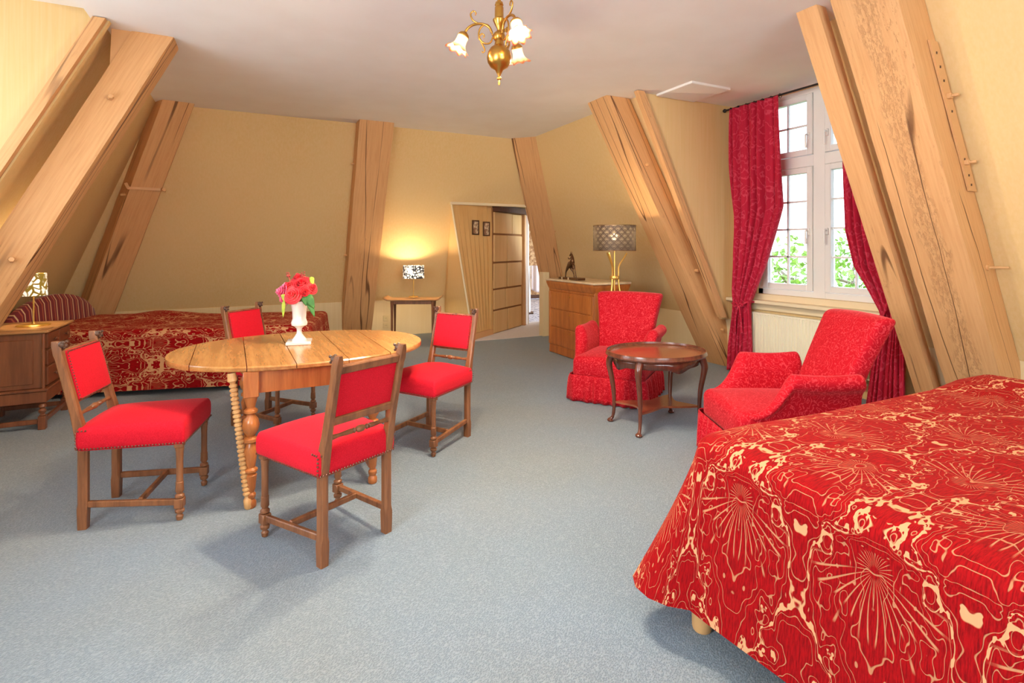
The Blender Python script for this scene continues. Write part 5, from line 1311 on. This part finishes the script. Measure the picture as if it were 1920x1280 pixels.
# local x runs to the left in the picture
def skin(name, verts, edges, rad, mat, parent, sub=2):
    me = bpy.data.meshes.new(name); me.from_pydata([V(*v) for v in verts], edges, []); me.materials.append(mat)
    o = bpy.data.objects.new(name, me); COL.objects.link(o); o.parent = parent
    s = o.modifiers.new('skin', 'SKIN'); s.use_smooth_shade = True
    for i, r in enumerate(rad):
        v = me.skin_vertices[0].data[i]; v.radius = (r, r) if not isinstance(r, tuple) else r; v.use_root = (i == 0)
    m = o.modifiers.new('sub', 'SUBSURF'); m.levels = sub; m.render_levels = sub; return o
k = 1.0
vs = [(0.045, 0, 0.165), (0.010, 0, 0.170), (-0.025, 0, 0.195), (-0.020, 0, 0.240), (-0.005, 0, 0.275), (0.005, 0, 0.292), (0.026, 0, 0.272), (0.040, 0, 0.262),
      (0.060, 0.018, 0.120), (0.085, 0.020, 0.085), (0.092, 0.020, 0.045), (0.098, 0.020, 0.022),
      (0.028, -0.018, 0.120), (0.005, -0.022, 0.090), (-0.018, -0.022, 0.055), (-0.022, -0.022, 0.022),
      (-0.048, 0.014, 0.175), (-0.060, 0.016, 0.150), (-0.072, 0.016, 0.175), (-0.066, 0.016, 0.118),
      (-0.030, -0.016, 0.165), (-0.040, -0.020, 0.105), (-0.055, -0.02, 0.06), (-0.062, -0.02, 0.022),
      (0.058, 0, 0.190), (0.074, 0, 0.170), (0.090, 0, 0.140), (0.098, 0, 0.115)]
ed = [(0, 1), (1, 2), (2, 3), (3, 4), (4, 5), (5, 6), (6, 7), (0, 8), (8, 9), (9, 10), (10, 11), (0, 12), (12, 13), (13, 14), (14, 15), (2, 16), (16, 17), (17, 19), (2, 20), (20, 21), (21, 22), (22, 23), (0, 24), (24, 25), (25, 26), (26, 27), (16, 18)]
ra = [0.028, 0.026, 0.028, 0.018, 0.013, 0.012, 0.010, 0.008, 0.018, 0.009, 0.006, 0.009, 0.018, 0.009, 0.006, 0.009, 0.010, 0.007, 0.005, 0.007, 0.012, 0.008, 0.006, 0.008, 0.010, 0.009, 0.007, 0.004]
skin('horse_body', vs, ed, ra, BRONZE, hs, 1)
skin('raised_neck_plume', [(0.0, 0, 0.265), (0.025, 0, 0.235), (0.055, 0, 0.228), (0.072, 0, 0.245)], [(0, 1), (1, 2), (2, 3)], [0.006, 0.005, 0.006, 0.005], BRONZE, hs, 1)
for s in (-1, 1):
    bm = new_bm(); lathe(bm, [(0.005, 0), (0.001, 0.02)], (0.004, s*0.007, 0.296), 6, axis=(0, 0, 1)); obj('ear', bm, BRONZE, hs)
bm = new_bm(); box(bm, (0.0, 0, 0.0125), (0.40, 0.10, 0.024), bev=0.003); obj('plinth', bm, BRONZE, hs)
for x in (0.125, -0.01):
    bm = new_bm(); box(bm, (x, 0, 0.0125), (0.022, 0.104, 0.0255), bev=0.002); obj('marble_inlay', bm, COMMODETOP, hs)

# ------------------------------------------------------------------ sockets by the side table, pictures in the passage
for i, (u, z, lab) in enumerate(((1.845, 0.275, 'upper of two square wall sockets left of the side table'), (1.845, 0.165, 'lower of two square wall sockets left of the side table'))):
    t = thing('wall_socket', lab, 'socket', (u, kWB-0.018, z), 0, 'wall sockets in the knee wall')
    bm = new_bm(); box(bm, (0, 0, 0), (0.082, 0.012, 0.082), bev=0.003); obj('cover_plate', bm, OUTLET, t)
    bm = new_bm(); lathe(bm, [(0.024, 0), (0.026, 0.004), (0.020, 0.004), (0.018, 0.001)], (0, -0.004, 0), 16, axis=(0, -1, 0)); obj('socket_rim', bm, OUTLET, t)
    for s in (-1, 1):
        bm = new_bm(); lathe(bm, [(0.003, 0), (0.003, 0.003)], (s*0.009, -0.006, 0), 8, axis=(0, -1, 0)); obj('pin_hole', bm, BLACK, t)
def passwall(a, z):                                   # point on the passage's left wall
    lo = B.lerp(Sx, a); hi = V(*TJ).lerp(V(3.39, 7.68, Tz+0.02), a); return lo.lerp(hi, z/Tz)
for a, z, lab in ((0.52, 1.655, 'left of the two small framed prints in the passage'), (0.82, 1.635, 'right of the two small framed prints in the passage')):
    p = passwall(a, z); dx = passwall(a+0.05, z)-passwall(a-0.05, z); n_ = V(dx.y, -dx.x, 0).normalized(); an = atan2(dx.y, dx.x)
    t = thing('framed_print', lab, 'picture', p+n_*0.022, an, 'framed prints in the passage')
    w_, h_ = 0.115, 0.205
    for (cx, cz, sx, sz) in ((-w_/2, 0, 0.018, h_), (w_/2, 0, 0.018, h_), (0, h_/2, w_+0.018, 0.018), (0, -h_/2, w_+0.018, 0.018)):
        bm = new_bm(); box(bm, (cx, 0, cz), (sx, 0.016, sz), bev=0.002); obj('frame_bar', bm, OAKDARK, t)
    bm = new_bm(); box(bm, (0, 0.003, 0), (w_-0.01, 0.006, h_-0.01)); obj('print', bm, PRINT, t)

# ------------------------------------------------------------------ the room beyond
wp = cam2room(0.047*11.2, 11.2)
cl = thing('clothes_stand', 'white stand with pale cloths in the room beyond the passage', 'stand', (wp.x, wp.y, -0.02), -TH)
bm = new_bm(); tube(bm, [(-0.17, 0, 0), (-0.17, 0, 0.98)], 0.035, 10); obj('upright', bm, PVC, cl, smooth='auto')
bm = new_bm(); tube(bm, [(0.42, 0, 0), (0.42, 0, 0.98)], 0.03, 10); obj('upright', bm, PVC, cl, smooth='auto')
bm = new_bm(); tube(bm, [(-0.2, 0, 0.98), (0.45, 0, 0.98)], 0.025, 10); obj('rail', bm, PVC, cl, smooth='auto')
bm = new_bm(); box(bm, (-0.17, 0, 0.015), (0.18, 0.30, 0.03), bev=0.006); obj('foot', bm, DARKWOOD, cl)
bm = new_bm(); box(bm, (0.42, 0, 0.015), (0.18, 0.30, 0.03), bev=0.006); obj('foot', bm, DARKWOOD, cl)
def cl_f(s, v_): return V(-0.12+s*0.48, -0.035+0.02*sin(s*22)-0.03*v_*(1-v_)*4, 1.005-0.50*v_-0.06*v_*sin(s*5))
o = obj('cloth', sheet(cl_f, 40, 12), CLOTH, cl, smooth=True); solid(o, 0.006)

# ------------------------------------------------------------------ garden outside the right window
gr = boxb((9, -30, -7.1), (70, 40, -7.0)); struct('ground_outside', gr, LAWN)
def tree(x, y, z0, h, r, seed, label):
    rn = random.Random(seed); t = thing('garden_tree', label, 'tree', (x, y, z0), 0, 'trees outside the window')
    bm = new_bm(); tube(bm, smoothpts([(0, 0, 0), (0.1, 0.05, h*0.3), (-0.05, 0.1, h*0.6), (0.05, 0, h*0.9)], 4), [0.22-0.018*i for i in range(13)], 8)
    for i in range(14):
        a = rn.uniform(0, 6.28); z = h*rn.uniform(0.35, 0.85); L_ = r*rn.uniform(0.5, 0.9)
        tube(bm, smoothpts([(0, 0, z), (cos(a)*L_*0.5, sin(a)*L_*0.5, z+L_*0.2), (cos(a)*L_, sin(a)*L_, z+L_*0.5)], 3), [0.06, 0.055, 0.05, 0.04, 0.03, 0.02, 0.012], 5)
    obj('trunk', bm, BARK, t, smooth=True)
    bm = new_bm()
    for i in range(2600):
        while True:
            p = V(rn.uniform(-1, 1), rn.uniform(-1, 1), rn.uniform(-1, 1))
            if p.length < 1 and noise.noise(p*2.4+V(seed, 0, 0)) > -0.12: break
        c = V(p.x*r, p.y*r, h*0.62+p.z*h*0.40); a = V(rn.uniform(-1, 1), rn.uniform(-1, 1), rn.uniform(-1, 1)).normalized()*0.13; b_ = a.cross(V(rn.uniform(-1, 1), rn.uniform(-1, 1), 1)).normalized()*0.07
        bm.faces.new([bm.verts.new(c+q_) for q_ in (-a, b_, a, -b_)])
    o = obj('leaves', bm, FOLIAGE, t); o['kind'] = 'stuff'
tree(15.0, 10.9, -7.0, 8.6, 2.0, 1, 'leafy tree seen low through the left sash of the window')
tree(19.0, 11.6, -7.0, 8.9, 2.2, 2, 'leafy tree seen low through the right sash of the window')
